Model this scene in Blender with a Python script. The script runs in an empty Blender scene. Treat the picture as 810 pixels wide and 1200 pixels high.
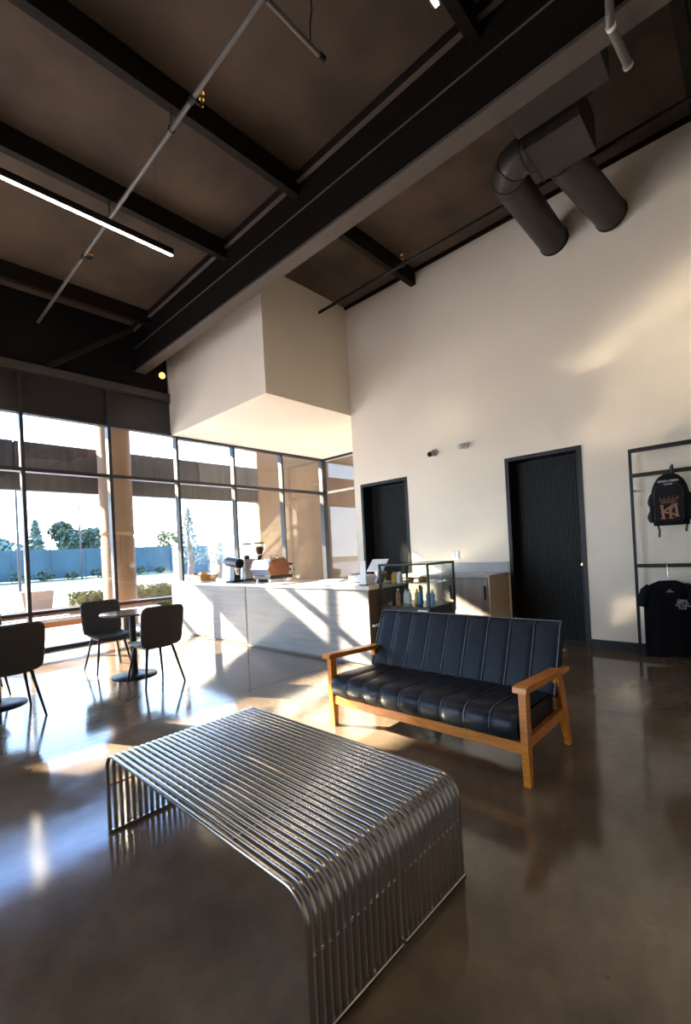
import bpy, math, random
import numpy as np
from mathutils import Vector, Matrix

SC = bpy.context.scene
COL = SC.collection
random.seed(7)
PI = math.pi

# ------------------------------------------------------------------ camera
F_PX, PCX, PCY, YAW, PITCH, ROLL, CAM_H = 529.88, 405.02, 641.62, 0.8188, 0.0067, 0.0514, 1.35
fwd = Vector((math.cos(PITCH)*math.sin(YAW), math.cos(PITCH)*math.cos(YAW), math.sin(PITCH)))
rgt = Vector((math.cos(YAW), -math.sin(YAW), 0))
dwn = fwd.cross(rgt)
r2 = rgt*math.cos(ROLL) + dwn*math.sin(ROLL)
d2 = dwn*math.cos(ROLL) - rgt*math.sin(ROLL)
cd = bpy.data.cameras.new('camera')
cam = bpy.data.objects.new('camera', cd)
COL.objects.link(cam)
cam.matrix_world = Matrix(((r2.x, -d2.x, -fwd.x, 0), (r2.y, -d2.y, -fwd.y, 0), (r2.z, -d2.z, -fwd.z, CAM_H), (0, 0, 0, 1)))
cd.sensor_fit = 'VERTICAL'
cd.sensor_height = 36
cd.lens = F_PX/1200*36
cd.shift_y = (PCY-600)/1200
cd.shift_x = (405-PCX)/1200
cd.clip_end = 500
cd.clip_start = 0.02
SC.camera = cam

# ------------------------------------------------------------------ world, sun, exposure
W = bpy.data.worlds.new('sky')
SC.world = W
W.use_nodes = True
wn = W.node_tree
bg = wn.nodes['Background']
tc = wn.nodes.new('ShaderNodeTexCoord')
sp = wn.nodes.new('ShaderNodeSeparateXYZ')
rp = wn.nodes.new('ShaderNodeValToRGB')
wn.links.new(tc.outputs['Generated'], sp.inputs[0])
wn.links.new(sp.outputs['Z'], rp.inputs[0])
rp.color_ramp.elements[0].color = (0.82, 0.91, 1.0, 1)
rp.color_ramp.elements[1].color = (0.18, 0.38, 0.95, 1)
e = rp.color_ramp.elements.new(0.18)
e.color = (0.54, 0.75, 1.0, 1)
e2 = rp.color_ramp.elements.new(0.48)
e2.color = (0.27, 0.48, 1.0, 1)
wn.links.new(rp.outputs[0], bg.inputs['Color'])
bg.inputs['Strength'].default_value = 3.6

SUN_DIR = Vector((0.48, -1.0, -0.54)).normalized()
sd = bpy.data.lights.new('sun', 'SUN')
sd.energy = 22
sd.angle = 0.012
sd.color = (1.0, 0.84, 0.62)
sun = bpy.data.objects.new('sun', sd)
COL.objects.link(sun)
sun.rotation_euler = SUN_DIR.to_track_quat('-Z', 'Y').to_euler()
sun.location = (-6, 20, 14)

SC.view_settings.view_transform = 'Standard'
SC.view_settings.look = 'None'
SC.view_settings.gamma = 1
SC.view_settings.use_curve_mapping = False
SC.view_settings.exposure = 1.52
SC.cycles.use_denoising = True
SC.cycles.max_bounces = 12
SC.cycles.diffuse_bounces = 6
SC.cycles.transparent_max_bounces = 24
SC.cycles.sample_clamp_indirect = 40
SC.cycles.blur_glossy = 0.05
SC.cycles.use_guiding = True
SC.cycles.use_surface_guiding = True
SC.cycles.guiding_training_samples = 24

# ------------------------------------------------------------------ materials
MATS = {}
def mat(name, col, rough=0.5, metal=0.0, col2=None, scale=8.0, stretch=(1, 1, 1), bump=0.0, bscale=None,
        rough2=None, spec=0.5, emit=None, estr=0.0, detail=4.0, coat=0.0, lo=0.35, hi=0.65, aniso=0.0, sheen=0.0):
    if name in MATS:
        return MATS[name]
    m = bpy.data.materials.new(name)
    m.use_nodes = True
    nt = m.node_tree
    b = nt.nodes['Principled BSDF']
    b.inputs['Base Color'].default_value = (*col, 1)
    b.inputs['Roughness'].default_value = rough
    b.inputs['Metallic'].default_value = metal
    b.inputs['Specular IOR Level'].default_value = spec
    b.inputs['Coat Weight'].default_value = coat
    b.inputs['Coat Roughness'].default_value = 0.1
    if emit:
        b.inputs['Emission Color'].default_value = (*emit, 1)
        b.inputs['Emission Strength'].default_value = estr
    if col2 is None:
        col2 = tuple(c*0.9 for c in col)
    t = nt.nodes.new('ShaderNodeTexCoord')
    mp = nt.nodes.new('ShaderNodeMapping')
    mp.inputs['Scale'].default_value = stretch
    n = nt.nodes.new('ShaderNodeTexNoise')
    n.inputs['Scale'].default_value = scale
    n.inputs['Detail'].default_value = detail
    nt.links.new(t.outputs['Object'], mp.inputs[0])
    nt.links.new(mp.outputs[0], n.inputs['Vector'])
    r = nt.nodes.new('ShaderNodeValToRGB')
    r.color_ramp.elements[0].position = lo
    r.color_ramp.elements[1].position = hi
    r.color_ramp.elements[0].color = (*col, 1)
    r.color_ramp.elements[1].color = (*col2, 1)
    nt.links.new(n.outputs['Fac'], r.inputs[0])
    nt.links.new(r.outputs[0], b.inputs['Base Color'])
    if rough2 is not None:
        mr = nt.nodes.new('ShaderNodeMapRange')
        mr.inputs['To Min'].default_value = rough
        mr.inputs['To Max'].default_value = rough2
        mr.inputs['From Min'].default_value = 0.3
        mr.inputs['From Max'].default_value = 0.7
        nt.links.new(n.outputs['Fac'], mr.inputs['Value'])
        nt.links.new(mr.outputs[0], b.inputs['Roughness'])
    if bump:
        n2 = nt.nodes.new('ShaderNodeTexNoise')
        n2.inputs['Scale'].default_value = bscale or scale*4
        n2.inputs['Detail'].default_value = 3
        nt.links.new(mp.outputs[0], n2.inputs['Vector'])
        bp = nt.nodes.new('ShaderNodeBump')
        bp.inputs['Strength'].default_value = bump
        bp.inputs['Distance'].default_value = 0.01
        nt.links.new(n2.outputs['Fac'], bp.inputs['Height'])
        nt.links.new(bp.outputs[0], b.inputs['Normal'])
    MATS[name] = m
    return m

def glass(name, tint, base, scale_r=0.9):
    if name in MATS:
        return MATS[name]
    m = bpy.data.materials.new(name)
    m.use_nodes = True
    nt = m.node_tree
    for n in list(nt.nodes):
        if n.type != 'OUTPUT_MATERIAL':
            nt.nodes.remove(n)
    out = [n for n in nt.nodes if n.type == 'OUTPUT_MATERIAL'][0]
    tr = nt.nodes.new('ShaderNodeBsdfTransparent')
    tr.inputs[0].default_value = (*tint, 1)
    gl = nt.nodes.new('ShaderNodeBsdfGlossy')
    gl.inputs['Roughness'].default_value = 0.0
    gl.inputs['Color'].default_value = (1, 1, 1, 1)
    lw = nt.nodes.new('ShaderNodeLayerWeight')
    lw.inputs['Blend'].default_value = 0.5
    pw = nt.nodes.new('ShaderNodeMath'); pw.operation = 'POWER'
    pw.inputs[1].default_value = 4.0
    ml = nt.nodes.new('ShaderNodeMath'); ml.operation = 'MULTIPLY_ADD'
    ml.inputs[1].default_value = scale_r
    ml.inputs[2].default_value = base
    mx = nt.nodes.new('ShaderNodeMixShader')
    nt.links.new(lw.outputs['Facing'], pw.inputs[0])
    nt.links.new(pw.outputs[0], ml.inputs[0])
    nt.links.new(ml.outputs[0], mx.inputs[0])
    nt.links.new(tr.outputs[0], mx.inputs[1])
    nt.links.new(gl.outputs[0], mx.inputs[2])
    nt.links.new(mx.outputs[0], out.inputs[0])
    MATS[name] = m
    return m

def floor_mat():
    m = bpy.data.materials.new('polished_concrete')
    m.use_nodes = True
    nt = m.node_tree
    b = nt.nodes['Principled BSDF']
    g = nt.nodes.new('ShaderNodeNewGeometry')
    def noise(s, d, rgh=0.55):
        n = nt.nodes.new('ShaderNodeTexNoise')
        n.inputs['Scale'].default_value = s
        n.inputs['Detail'].default_value = d
        n.inputs['Roughness'].default_value = rgh
        nt.links.new(g.outputs['Position'], n.inputs['Vector'])
        return n
    n1 = noise(0.9, 6, 0.6)
    n2 = noise(7, 6, 0.7)
    n3 = noise(2.1, 3)
    r1 = nt.nodes.new('ShaderNodeValToRGB')
    r1.color_ramp.elements[0].position = 0.3
    r1.color_ramp.elements[1].position = 0.72
    r1.color_ramp.elements[0].color = (0.085, 0.059, 0.037, 1)
    r1.color_ramp.elements[1].color = (0.23, 0.176, 0.125, 1)
    nt.links.new(n1.outputs['Fac'], r1.inputs[0])
    r2_ = nt.nodes.new('ShaderNodeValToRGB')
    r2_.color_ramp.elements[0].position = 0.3
    r2_.color_ramp.elements[1].position = 0.7
    r2_.color_ramp.elements[0].color = (0.78, 0.78, 0.78, 1)
    r2_.color_ramp.elements[1].color = (1.12, 1.12, 1.12, 1)
    nt.links.new(n2.outputs['Fac'], r2_.inputs[0])
    mx = nt.nodes.new('ShaderNodeMix'); mx.data_type = 'RGBA'; mx.blend_type = 'MULTIPLY'
    mx.inputs['Factor'].default_value = 1
    nt.links.new(r1.outputs[0], mx.inputs['A'])
    nt.links.new(r2_.outputs[0], mx.inputs['B'])
    # chips and specks
    v = nt.nodes.new('ShaderNodeTexVoronoi')
    v.inputs['Scale'].default_value = 1.9
    nt.links.new(g.outputs['Position'], v.inputs['Vector'])
    rs = nt.nodes.new('ShaderNodeValToRGB')
    rs.color_ramp.elements[0].position = 0.022
    rs.color_ramp.elements[1].position = 0.034
    rs.color_ramp.elements[0].color = (0.15, 0.14, 0.13, 1)
    rs.color_ramp.elements[1].color = (1, 1, 1, 1)
    nt.links.new(v.outputs['Distance'], rs.inputs[0])
    mx2 = nt.nodes.new('ShaderNodeMix'); mx2.data_type = 'RGBA'; mx2.blend_type = 'MULTIPLY'
    mx2.inputs['Factor'].default_value = 1
    nt.links.new(mx.outputs['Result'], mx2.inputs['A'])
    nt.links.new(rs.outputs[0], mx2.inputs['B'])
    nt.links.new(mx2.outputs['Result'], b.inputs['Base Color'])
    mr = nt.nodes.new('ShaderNodeMapRange')
    mr.inputs['From Min'].default_value = 0.3
    mr.inputs['From Max'].default_value = 0.7
    mr.inputs['To Min'].default_value = 0.07
    mr.inputs['To Max'].default_value = 0.16
    nt.links.new(n3.outputs['Fac'], mr.inputs['Value'])
    nt.links.new(mr.outputs[0], b.inputs['Roughness'])
    b.inputs['Specular IOR Level'].default_value = 0.65
    bp = nt.nodes.new('ShaderNodeBump')
    bp.inputs['Strength'].default_value = 0.05
    bp.inputs['Distance'].default_value = 0.02
    nt.links.new(n3.outputs['Fac'], bp.inputs['Height'])
    nt.links.new(bp.outputs[0], b.inputs['Normal'])
    return m

M_FLOOR = floor_mat()
M_WALL = mat('warm_white_paint', (0.84, 0.755, 0.635), 0.55, col2=(0.81, 0.725, 0.605), scale=1.5, bump=0.03, bscale=60)
M_DARKW = mat('dark_paint', (0.010, 0.009, 0.009), 0.7, spec=0.1)
M_CEIL = mat('brown_black_ceiling_paint', (0.100, 0.071, 0.051), 0.8, spec=0.2, col2=(0.055, 0.039, 0.029), scale=1.1, detail=6, bump=0.1, bscale=6)
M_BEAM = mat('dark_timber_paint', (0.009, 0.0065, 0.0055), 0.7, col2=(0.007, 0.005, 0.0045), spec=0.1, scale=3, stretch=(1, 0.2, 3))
M_PURL = mat('purlin_paint', (0.016, 0.012, 0.0095), 0.6, col2=(0.013, 0.010, 0.008), spec=0.1, scale=3, stretch=(0.2, 1, 3))
M_DUCT = mat('duct_paint', (0.030, 0.0235, 0.019), 0.45, spec=0.3, col2=(0.023, 0.018, 0.015), scale=4)
M_PIPE = mat('pipe_paint', (0.13, 0.115, 0.10), 0.4)
M_BLK = mat('black_metal', (0.006, 0.006, 0.0065), 0.4, col2=(0.008, 0.008, 0.0085), spec=0.3)
M_ALU = mat('dark_bronze_aluminium', (0.020, 0.020, 0.023), 0.4, spec=0.4)
M_DOOR = mat('black_fluted_wood', (0.009, 0.009, 0.010), 0.45, col2=(0.013, 0.013, 0.014), scale=20, stretch=(1, 1, 0.1), spec=0.25)
M_GLASS = glass('window_glass', (0.97, 0.985, 0.985), 0.03, 0.75)
M_GLASS2 = glass('case_glass', (0.94, 0.97, 0.96), 0.06, 0.75)
M_SPAN = mat('spandrel_film', (0.032, 0.026, 0.028), 0.25)
M_STEEL = mat('brushed_steel', (0.50, 0.465, 0.42), 0.22, metal=1.0, col2=(0.46, 0.43, 0.385), scale=3)
M_STEEL2 = mat('stainless', (0.62, 0.62, 0.62), 0.2, metal=1.0)
M_CHROME = mat('chrome', (0.75, 0.75, 0.76), 0.1, metal=1.0)
M_LEATH = mat('black_leather', (0.006, 0.010, 0.019), 0.36, col2=(0.009, 0.014, 0.025), scale=25, bump=0.10, bscale=160, spec=0.3)
M_PIPING = mat('highlit_leather_welt', (0.09, 0.105, 0.13), 0.3, spec=0.7)  # pale bluish colour paints in the highlight along the rolled welts
M_OAK = mat('honey_oak', (0.68, 0.245, 0.022), 0.36, col2=(0.52, 0.165, 0.012), scale=5, stretch=(2, 2, 14), detail=6, coat=0.2)
M_CHAIR = mat('charcoal_upholstery', (0.020, 0.020, 0.021), 0.6, col2=(0.028, 0.028, 0.03), scale=60)
M_CTOP = mat('pale_quartz', (0.78, 0.75, 0.70), 0.15, col2=(0.72, 0.69, 0.64), scale=30)
M_CFRONT = mat('grey_woodgrain_laminate', (0.25, 0.243, 0.24), 0.45, col2=(0.19, 0.183, 0.18), scale=3.5, stretch=(1, 0.35, 7), detail=7)
M_CEND = mat('dark_laminate', (0.10, 0.085, 0.075), 0.5, col2=(0.07, 0.06, 0.055), scale=4, stretch=(4, 4, 0.4))
M_WHITE = mat('white_plastic', (0.82, 0.82, 0.82), 0.35)
M_GREYP = mat('grey_plastic', (0.35, 0.35, 0.36), 0.45)
M_BPLAS = mat('black_plastic', (0.014, 0.014, 0.016), 0.3)
M_WALNUT = mat('copper_brown_panel', (0.23, 0.085, 0.035), 0.3, col2=(0.17, 0.06, 0.025), scale=5, stretch=(1, 1, 5))
M_BEANS = mat('coffee_beans', (0.055, 0.025, 0.012), 0.35, col2=(0.03, 0.013, 0.007), scale=60, bump=0.6, bscale=60)
M_WICK = mat('wicker', (0.42, 0.25, 0.09), 0.6, col2=(0.25, 0.13, 0.04), scale=40)
M_BPACK = mat('black_canvas', (0.007, 0.007, 0.008), 0.7, col2=(0.011, 0.011, 0.012), scale=80, bump=0.05, spec=0.2)
M_SHIRT = mat('black_cotton', (0.006, 0.007, 0.011), 0.85, col2=(0.009, 0.010, 0.015), scale=30, spec=0.15)
M_COPPER = mat('copper_print', (0.42, 0.17, 0.075), 0.5)
M_PRINT = mat('white_print', (0.85, 0.85, 0.88), 0.6)
M_CONC = mat('weathered_concrete', (0.13, 0.125, 0.12), 0.8, col2=(0.085, 0.08, 0.08), scale=2.2, stretch=(3, 1, 0.3), detail=7)
M_CONC2 = mat('stained_dark_concrete', (0.06, 0.057, 0.06), 0.8, col2=(0.035, 0.033, 0.035), scale=2.2, stretch=(4, 1, 0.3), detail=7)
M_TAN = mat('tan_stucco', (0.24, 0.145, 0.075), 0.85, col2=(0.21, 0.125, 0.065), scale=2, bump=0.1, bscale=60)
M_PAVE = mat('pale_pavement', (0.42, 0.40, 0.37), 0.8, col2=(0.36, 0.34, 0.315), scale=0.6, detail=6)
M_ROAD = mat('asphalt', (0.34, 0.33, 0.33), 0.85, col2=(0.28, 0.275, 0.27), scale=0.5)
M_GRASS = mat('lawn', (0.022, 0.06, 0.010), 0.9, col2=(0.016, 0.045, 0.008), scale=1.5)
M_FENCE = mat('teal_windscreen', (0.028, 0.075, 0.085), 0.8, col2=(0.018, 0.05, 0.06), scale=0.7, detail=6)
M_LEAF = mat('dark_foliage', (0.03, 0.06, 0.035), 0.7, col2=(0.05, 0.085, 0.045), scale=1.0)
M_LEAF2 = mat('yellow_green_foliage', (0.17, 0.15, 0.035), 0.7, col2=(0.09, 0.10, 0.028), scale=4)
M_LEAF3 = mat('bluish_foliage', (0.10, 0.15, 0.12), 0.7, col2=(0.13, 0.19, 0.14), scale=1.0)
M_BARK = mat('bark', (0.12, 0.085, 0.06), 0.9)
M_BENCHW = mat('orange_stained_wood', (0.42, 0.15, 0.045), 0.5, col2=(0.32, 0.105, 0.03), scale=4, stretch=(0.5, 6, 6))
M_LAMP = mat('led_diffuser', (0.9, 0.9, 0.88), 0.4, emit=(1.0, 0.82, 0.62), estr=36)
M_BULB = mat('warm_bulb', (0.9, 0.7, 0.4), 0.4, emit=(1.0, 0.52, 0.14), estr=0.55)
M_BRASS = mat('brass', (0.75, 0.48, 0.15), 0.25, metal=1.0)
M_BLUE = mat('blue_bottle', (0.05, 0.22, 0.50), 0.2, col2=(0.04, 0.18, 0.42))
M_YEL = mat('yellow_pack', (0.70, 0.42, 0.05), 0.4)
M_BAKE = mat('pastry', (0.45, 0.22, 0.08), 0.6, col2=(0.3, 0.13, 0.045), scale=30)
M_PALEW = mat('pale_birch', (0.58, 0.47, 0.34), 0.5, col2=(0.5, 0.4, 0.28), scale=4, stretch=(4, 4, 0.5))
M_GWOOD = mat('taupe_woodgrain', (0.33, 0.28, 0.25), 0.5, col2=(0.25, 0.21, 0.185), scale=4, stretch=(4, 4, 0.35), detail=7)
M_TABLE = mat('charcoal_tabletop', (0.035, 0.035, 0.04), 0.16)
M_BLDG = mat('white_building', (0.75, 0.75, 0.76), 0.7)
M_BLUEW = mat('blue_grey_cladding', (0.30, 0.38, 0.44), 0.7)

# ------------------------------------------------------------------ mesh helpers
class MB:
    def __init__(self):
        self.v = []; self.f = []; self.smooth = []
    def _add(self, vs, fs, sm=False):
        o = len(self.v)
        self.v.extend([tuple(p) for p in vs])
        for q in fs:
            self.f.append(tuple(i+o for i in q)); self.smooth.append(sm)
        return self
    def box(self, x0, x1, y0, y1, z0, z1, bev=0.0):
        if bev <= 0:
            vs = [(x, y, z) for x in (x0, x1) for y in (y0, y1) for z in (z0, z1)]
            fs = [(0, 1, 3, 2), (4, 6, 7, 5), (0, 4, 5, 1), (2, 3, 7, 6), (0, 2, 6, 4), (1, 5, 7, 3)]
            return self._add(vs, fs)
        b = min(bev, (x1-x0)*.49, (y1-y0)*.49, (z1-z0)*.49)
        vs = []; idx = {}
        X = (x0, x1); Y = (y0, y1); Z = (z0, z1); s = (b, -b)
        for i in (0, 1):
            for j in (0, 1):
                for k in (0, 1):
                    c = (X[i], Y[j], Z[k])
                    idx[(i, j, k, 0)] = len(vs); vs.append((c[0], c[1]+s[j], c[2]+s[k]))
                    idx[(i, j, k, 1)] = len(vs); vs.append((c[0]+s[i], c[1], c[2]+s[k]))
                    idx[(i, j, k, 2)] = len(vs); vs.append((c[0]+s[i], c[1]+s[j], c[2]))
        fs = []
        for i in (0, 1):
            q = [idx[(i, 0, 0, 0)], idx[(i, 1, 0, 0)], idx[(i, 1, 1, 0)], idx[(i, 0, 1, 0)]]
            fs.append(q if i else q[::-1])
            q = [idx[(0, i, 0, 1)], idx[(1, i, 0, 1)], idx[(1, i, 1, 1)], idx[(0, i, 1, 1)]]
            fs.append(q[::-1] if i else q)
            q = [idx[(0, 0, i, 2)], idx[(1, 0, i, 2)], idx[(1, 1, i, 2)], idx[(0, 1, i, 2)]]
            fs.append(q if i else q[::-1])
        for i in (0, 1):
            for j in (0, 1):
                fs.append([idx[(i, j, 0, 0)], idx[(i, j, 0, 1)], idx[(i, j, 1, 1)], idx[(i, j, 1, 0)]])
                fs.append([idx[(i, 0, j, 0)], idx[(i, 0, j, 2)], idx[(i, 1, j, 2)], idx[(i, 1, j, 0)]])
                fs.append([idx[(0, i, j, 1)], idx[(0, i, j, 2)], idx[(1, i, j, 2)], idx[(1, i, j, 1)]])
                for k in (0, 1):
                    fs.append([idx[(i, j, k, 0)], idx[(i, j, k, 1)], idx[(i, j, k, 2)]])
        return self._add(vs, fs)
    def cyl(self, a, b, r0, r1=None, n=16, caps=True, sm=True):
        r1 = r0 if r1 is None else r1
        a = Vector(a); b = Vector(b); d = (b-a).normalized()
        u = d.orthogonal().normalized(); w = d.cross(u)
        vs = []
        for p, r in ((a, r0), (b, r1)):
            for k in range(n):
                t = 2*PI*k/n
                vs.append(p+(u*math.cos(t)+w*math.sin(t))*r)
        self._add(vs, [(k, (k+1) % n, n+(k+1) % n, n+k) for k in range(n)], sm)
        if caps:
            self._add(vs[:n], [tuple(range(n))[::-1]]); self._add(vs[n:], [tuple(range(n))])
        return self
    def tube(self, pts, r, n=10, caps=True, ref=None):
        P = [Vector(p) for p in pts]
        R = r if isinstance(r, (list, tuple)) else [r]*len(P)
        vs = []; u = None
        for i, p in enumerate(P):
            d = ((P[i+1]-p).normalized() if i < len(P)-1 else Vector()) + ((p-P[i-1]).normalized() if i else Vector())
            d.normalize()
            if u is None:
                u = Vector(ref) if ref else d.orthogonal().normalized()
            u = (u-d*u.dot(d)).normalized()
            w = d.cross(u)
            for k in range(n):
                t = 2*PI*k/n
                vs.append(p+(u*math.cos(t)+w*math.sin(t))*R[i])
        fs = []
        for i in range(len(P)-1):
            for k in range(n):
                fs.append((i*n+k, i*n+(k+1) % n, (i+1)*n+(k+1) % n, (i+1)*n+k))
        self._add(vs, fs, True)
        if caps:
            self._add(vs[:n], [tuple(range(n))[::-1]]); self._add(vs[-n:], [tuple(range(n))])
        return self
    def lathe(self, prof, c=(0, 0, 0), n=24, axis='z'):
        vs = []
        for r, z in prof:
            for k in range(n):
                t = 2*PI*k/n
                p = (r*math.cos(t), r*math.sin(t), z)
                if axis == 'x': p = (p[2], p[0], p[1])
                if axis == 'y': p = (p[1], p[2], p[0])
                vs.append((c[0]+p[0], c[1]+p[1], c[2]+p[2]))
        fs = []
        for i in range(len(prof)-1):
            for k in range(n):
                fs.append((i*n+k, i*n+(k+1) % n, (i+1)*n+(k+1) % n, (i+1)*n+k))
        self._add(vs, fs, True)
        self._add(vs[:n], [tuple(range(n))[::-1]]); self._add(vs[-n:], [tuple(range(n))])
        return self
    def prism(self, poly, a, b, axis='x'):
        """extrude a 2D polygon along an axis; poly in the other two axes in order"""
        n = len(poly); vs = []
        for t in (a, b):
            for p, q in poly:
                vs.append({'x': (t, p, q), 'y': (p, t, q), 'z': (p, q, t)}[axis])
        fs = [tuple(range(n))[::-1], tuple(range(n, 2*n))]
        fs += [(k, (k+1) % n, n+(k+1) % n, n+k) for k in range(n)]
        return self._add(vs, fs)
    def bar(self, a, b, w, t, up=(0, 0, 1), w2=None, t2=None):
        """rectangular bar from a to b; w across 'side', t along 'up'"""
        a = Vector(a); b = Vector(b); d = (b-a).normalized()
        s = d.cross(Vector(up)).normalized(); u = s.cross(d)
        vs = []
        for p, ww, tt in ((a, w, t), (b, w2 or w, t2 or t)):
            for i, j in ((-1, -1), (1, -1), (1, 1), (-1, 1)):
                vs.append(p+s*i*ww/2+u*j*tt/2)
        return self._add(vs, [(3, 2, 1, 0), (4, 5, 6, 7), (0, 1, 5, 4), (1, 2, 6, 5), (2, 3, 7, 6), (3, 0, 4, 7)])
    def grid(self, fn, nu, nv, sm=True, close=False):
        vs = [fn(i/nu, j/nv) for j in range(nv+1) for i in range(nu+1)]
        w = nu+1
        return self._add(vs, [(j*w+i, j*w+i+1, (j+1)*w+i+1, (j+1)*w+i) for j in range(nv) for i in range(nu)], sm)
    def mesh(self, name, m):
        me = bpy.data.meshes.new(name)
        me.from_pydata(self.v, [], self.f)
        me.polygons.foreach_set('use_smooth', self.smooth)
        me.materials.append(m)
        me.update()
        import bmesh
        bm = bmesh.new(); bm.from_mesh(me)
        bmesh.ops.recalc_face_normals(bm, faces=bm.faces)
        bm.to_mesh(me); bm.free()
        return me
    def build(self, name, m, parent=None, loc=(0, 0, 0), rot=(0, 0, 0)):
        return link(name, self.mesh(name, m), parent, loc, rot)

def link(name, me, parent=None, loc=(0, 0, 0), rot=(0, 0, 0)):
    o = bpy.data.objects.new(name, me)
    COL.objects.link(o)
    o.location = loc; o.rotation_euler = rot
    if parent is not None:
        o.parent = parent
    return o

def tag(o, label, cat, group=None, kind=None):
    o['label'] = label; o['category'] = cat
    if group: o['group'] = group
    if kind: o['kind'] = kind
    return o

def thing(name, label, cat, loc=(0, 0, 0), rz=0, group=None, kind=None):
    o = bpy.data.objects.new(name, None)
    COL.objects.link(o)
    o.empty_display_size = 0.1
    o.location = loc; o.rotation_euler = (0, 0, rz)
    return tag(o, label, cat, group, kind)

def dup(root, loc, rz, label, parent=None):
    r = root.copy(); COL.objects.link(r)
    r.location = loc; r.rotation_euler = (0, 0, rz)
    if label: r['label'] = label
    for ch in list(root.children):
        c = ch.copy(); COL.objects.link(c); c.parent = r
        for g in list(ch.children):
            d = g.copy(); COL.objects.link(d); d.parent = c
    return r

def text_mesh(name, body, size, m, extrude=0.001, spacing=1.0, sx=1.0):
    cu = bpy.data.curves.new(name, 'FONT')
    cu.body = body; cu.size = size; cu.extrude = extrude
    cu.align_x = 'CENTER'; cu.align_y = 'CENTER'; cu.space_character = spacing
    cu.resolution_u = 3
    ob = bpy.data.objects.new(name, cu)
    COL.objects.link(ob)
    dg = bpy.context.evaluated_depsgraph_get()
    me = bpy.data.meshes.new_from_object(ob.evaluated_get(dg))
    bpy.data.objects.remove(ob)
    me.materials.clear(); me.materials.append(m)
    return me

FACE_NEGX = Matrix(((0, 0, -1, 0), (-1, 0, 0, 0), (0, 1, 0, 0), (0, 0, 0, 1)))   # text x -> -Y, y -> Z, normal -> -X
def place_text(name, me, parent, loc, tilt=0.0):
    o = bpy.data.objects.new(name, me); COL.objects.link(o)
    o.parent = parent
    o.matrix_local = Matrix.Translation(loc) @ FACE_NEGX @ Matrix.Rotation(tilt, 4, 'Z')
    return o

# ================================================================== SETTING
YW = 8.48      # window wall
XW = 6.09      # door wall
ZC = 5.72      # ceiling
ZH = 3.79      # window head
XL, YB = -5.0, -4.5

# floor: slabs between saw-cut joints
flo = thing('floor', 'brown polished concrete floor with thin saw-cut joints', 'floor', kind='structure')
MB().box(XL, 8.45, YB, YW+0.1, -0.2, -0.004).build('subfloor', mat('joint_filler', (0.06, 0.045, 0.035), 0.6), flo)
jx = [XL, -1.9, 3.91, 8.42]
jy = [YB, -1.9, 3.86, YW+0.08]
g_ = 0.002
for i in range(3):
    for j in range(3):
        MB().box(jx[i]+g_, jx[i+1]-g_, jy[j]+g_, jy[j+1]-g_, -0.0039, 0.0).build('floor_slab', M_FLOOR, flo)

# door wall with two openings
D1 = (4.25, 5.25); D2 = (1.64, 2.61); DH = 2.5; WT = 0.32
wr = MB()
wr.box(XW, XW+WT, YB, D2[0], 0, ZC)
wr.box(XW, XW+WT, D2[0], D2[1], DH, ZC)
wr.box(XW, XW+WT, D2[1], D1[0], 0, ZC)
wr.box(XW, XW+WT, D1[0], D1[1], DH, ZC)
wr.box(XW, XW+WT, D1[1], 5.40, 0, ZC)
tag(wr.build('wall_right', M_WALL), 'tall warm white plaster wall holding the two black doors', 'wall', kind='structure')
LY0, LY1 = 3.6, 8.0
wl = MB().box(XL-0.2, XL, YB, LY0, 0, ZC).box(XL-0.2, XL, LY1, YW+0.1, 0, ZC).box(XL-0.2, XL, LY0, LY1, ZH, ZC)
win3 = thing('window_3', 'black framed side window wall on the far left, beyond the photo', 'window', (XL-0.1, LY0, 0), kind='structure')
for k in range(5):
    y = k*(LY1-LY0)/4
    MB().box(-0.065, 0.065, y-0.026, y+0.026, 0, ZH).build('mullion', M_ALU, win3)
    if k < 4:
        y2 = (k+1)*(LY1-LY0)/4
        for z0, z1 in ((0, 0.05), (0.585, 0.64), (2.845, 2.905), (3.74, ZH)):
            MB().box(-0.065, 0.065, y+0.026, y2-0.026, z0, z1).build('transom', M_ALU, win3)
        for z0, z1 in ((0.05, 0.585), (0.64, 2.845), (2.905, 3.74)):
            MB().box(-0.004, 0.004, y+0.026, y2-0.026, z0, z1).build('pane', M_GLASS, win3)
tag(wl.build('wall_left', M_WALL), 'plain warm white wall on the far left, beyond the photo', 'wall', kind='structure')
tag(MB().box(XL-0.2, XW+WT, YB-0.2, YB, 0, ZC).build('wall_back', M_WALL), 'plain warm white wall behind the viewer', 'wall', kind='structure')
wb = MB().box(8.36, 8.6, 5.40, 7.05, 0, ZH).box(XW+WT, 8.36, 5.2, 5.40, 0, ZH)
tag(wb.build('wall_return', M_WALL), 'hidden return wall of the alcove behind the door wall', 'wall', kind='structure')
# dark wall above the glazing
up = MB().box(XL, 4.18, YW-0.02, YW+0.2, 4.47, ZC).box(XL, -1.68, YW-0.02, YW+0.2, 0, 4.47)
tag(up.build('wall_front', M_DARKW), 'black painted wall strip above the tall window wall', 'wall', kind='structure')
tag(MB().box(XL, 4.18, YW-0.10, YW-0.02, 4.43, 4.56).build('trim_1', mat('header_trim', (0.055, 0.048, 0.045), 0.5)), 'dark header rail running along the top of the window wall', 'trim', kind='structure')

# dropped soffit box
so = MB().box(4.20, 8.60, 5.40, YW+0.15, ZH-0.02, ZC)
tag(so.build('soffit', M_WALL), 'large warm white dropped soffit box hanging above the coffee counter', 'soffit', kind='structure')

# baseboard
tag(MB().box(XW-0.018, XW, YB, D2[0]-0.005, 0, 0.11).build('baseboard_right', M_BLK), 'black baseboard under the clothes rail', 'baseboard', kind='structure')

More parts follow.
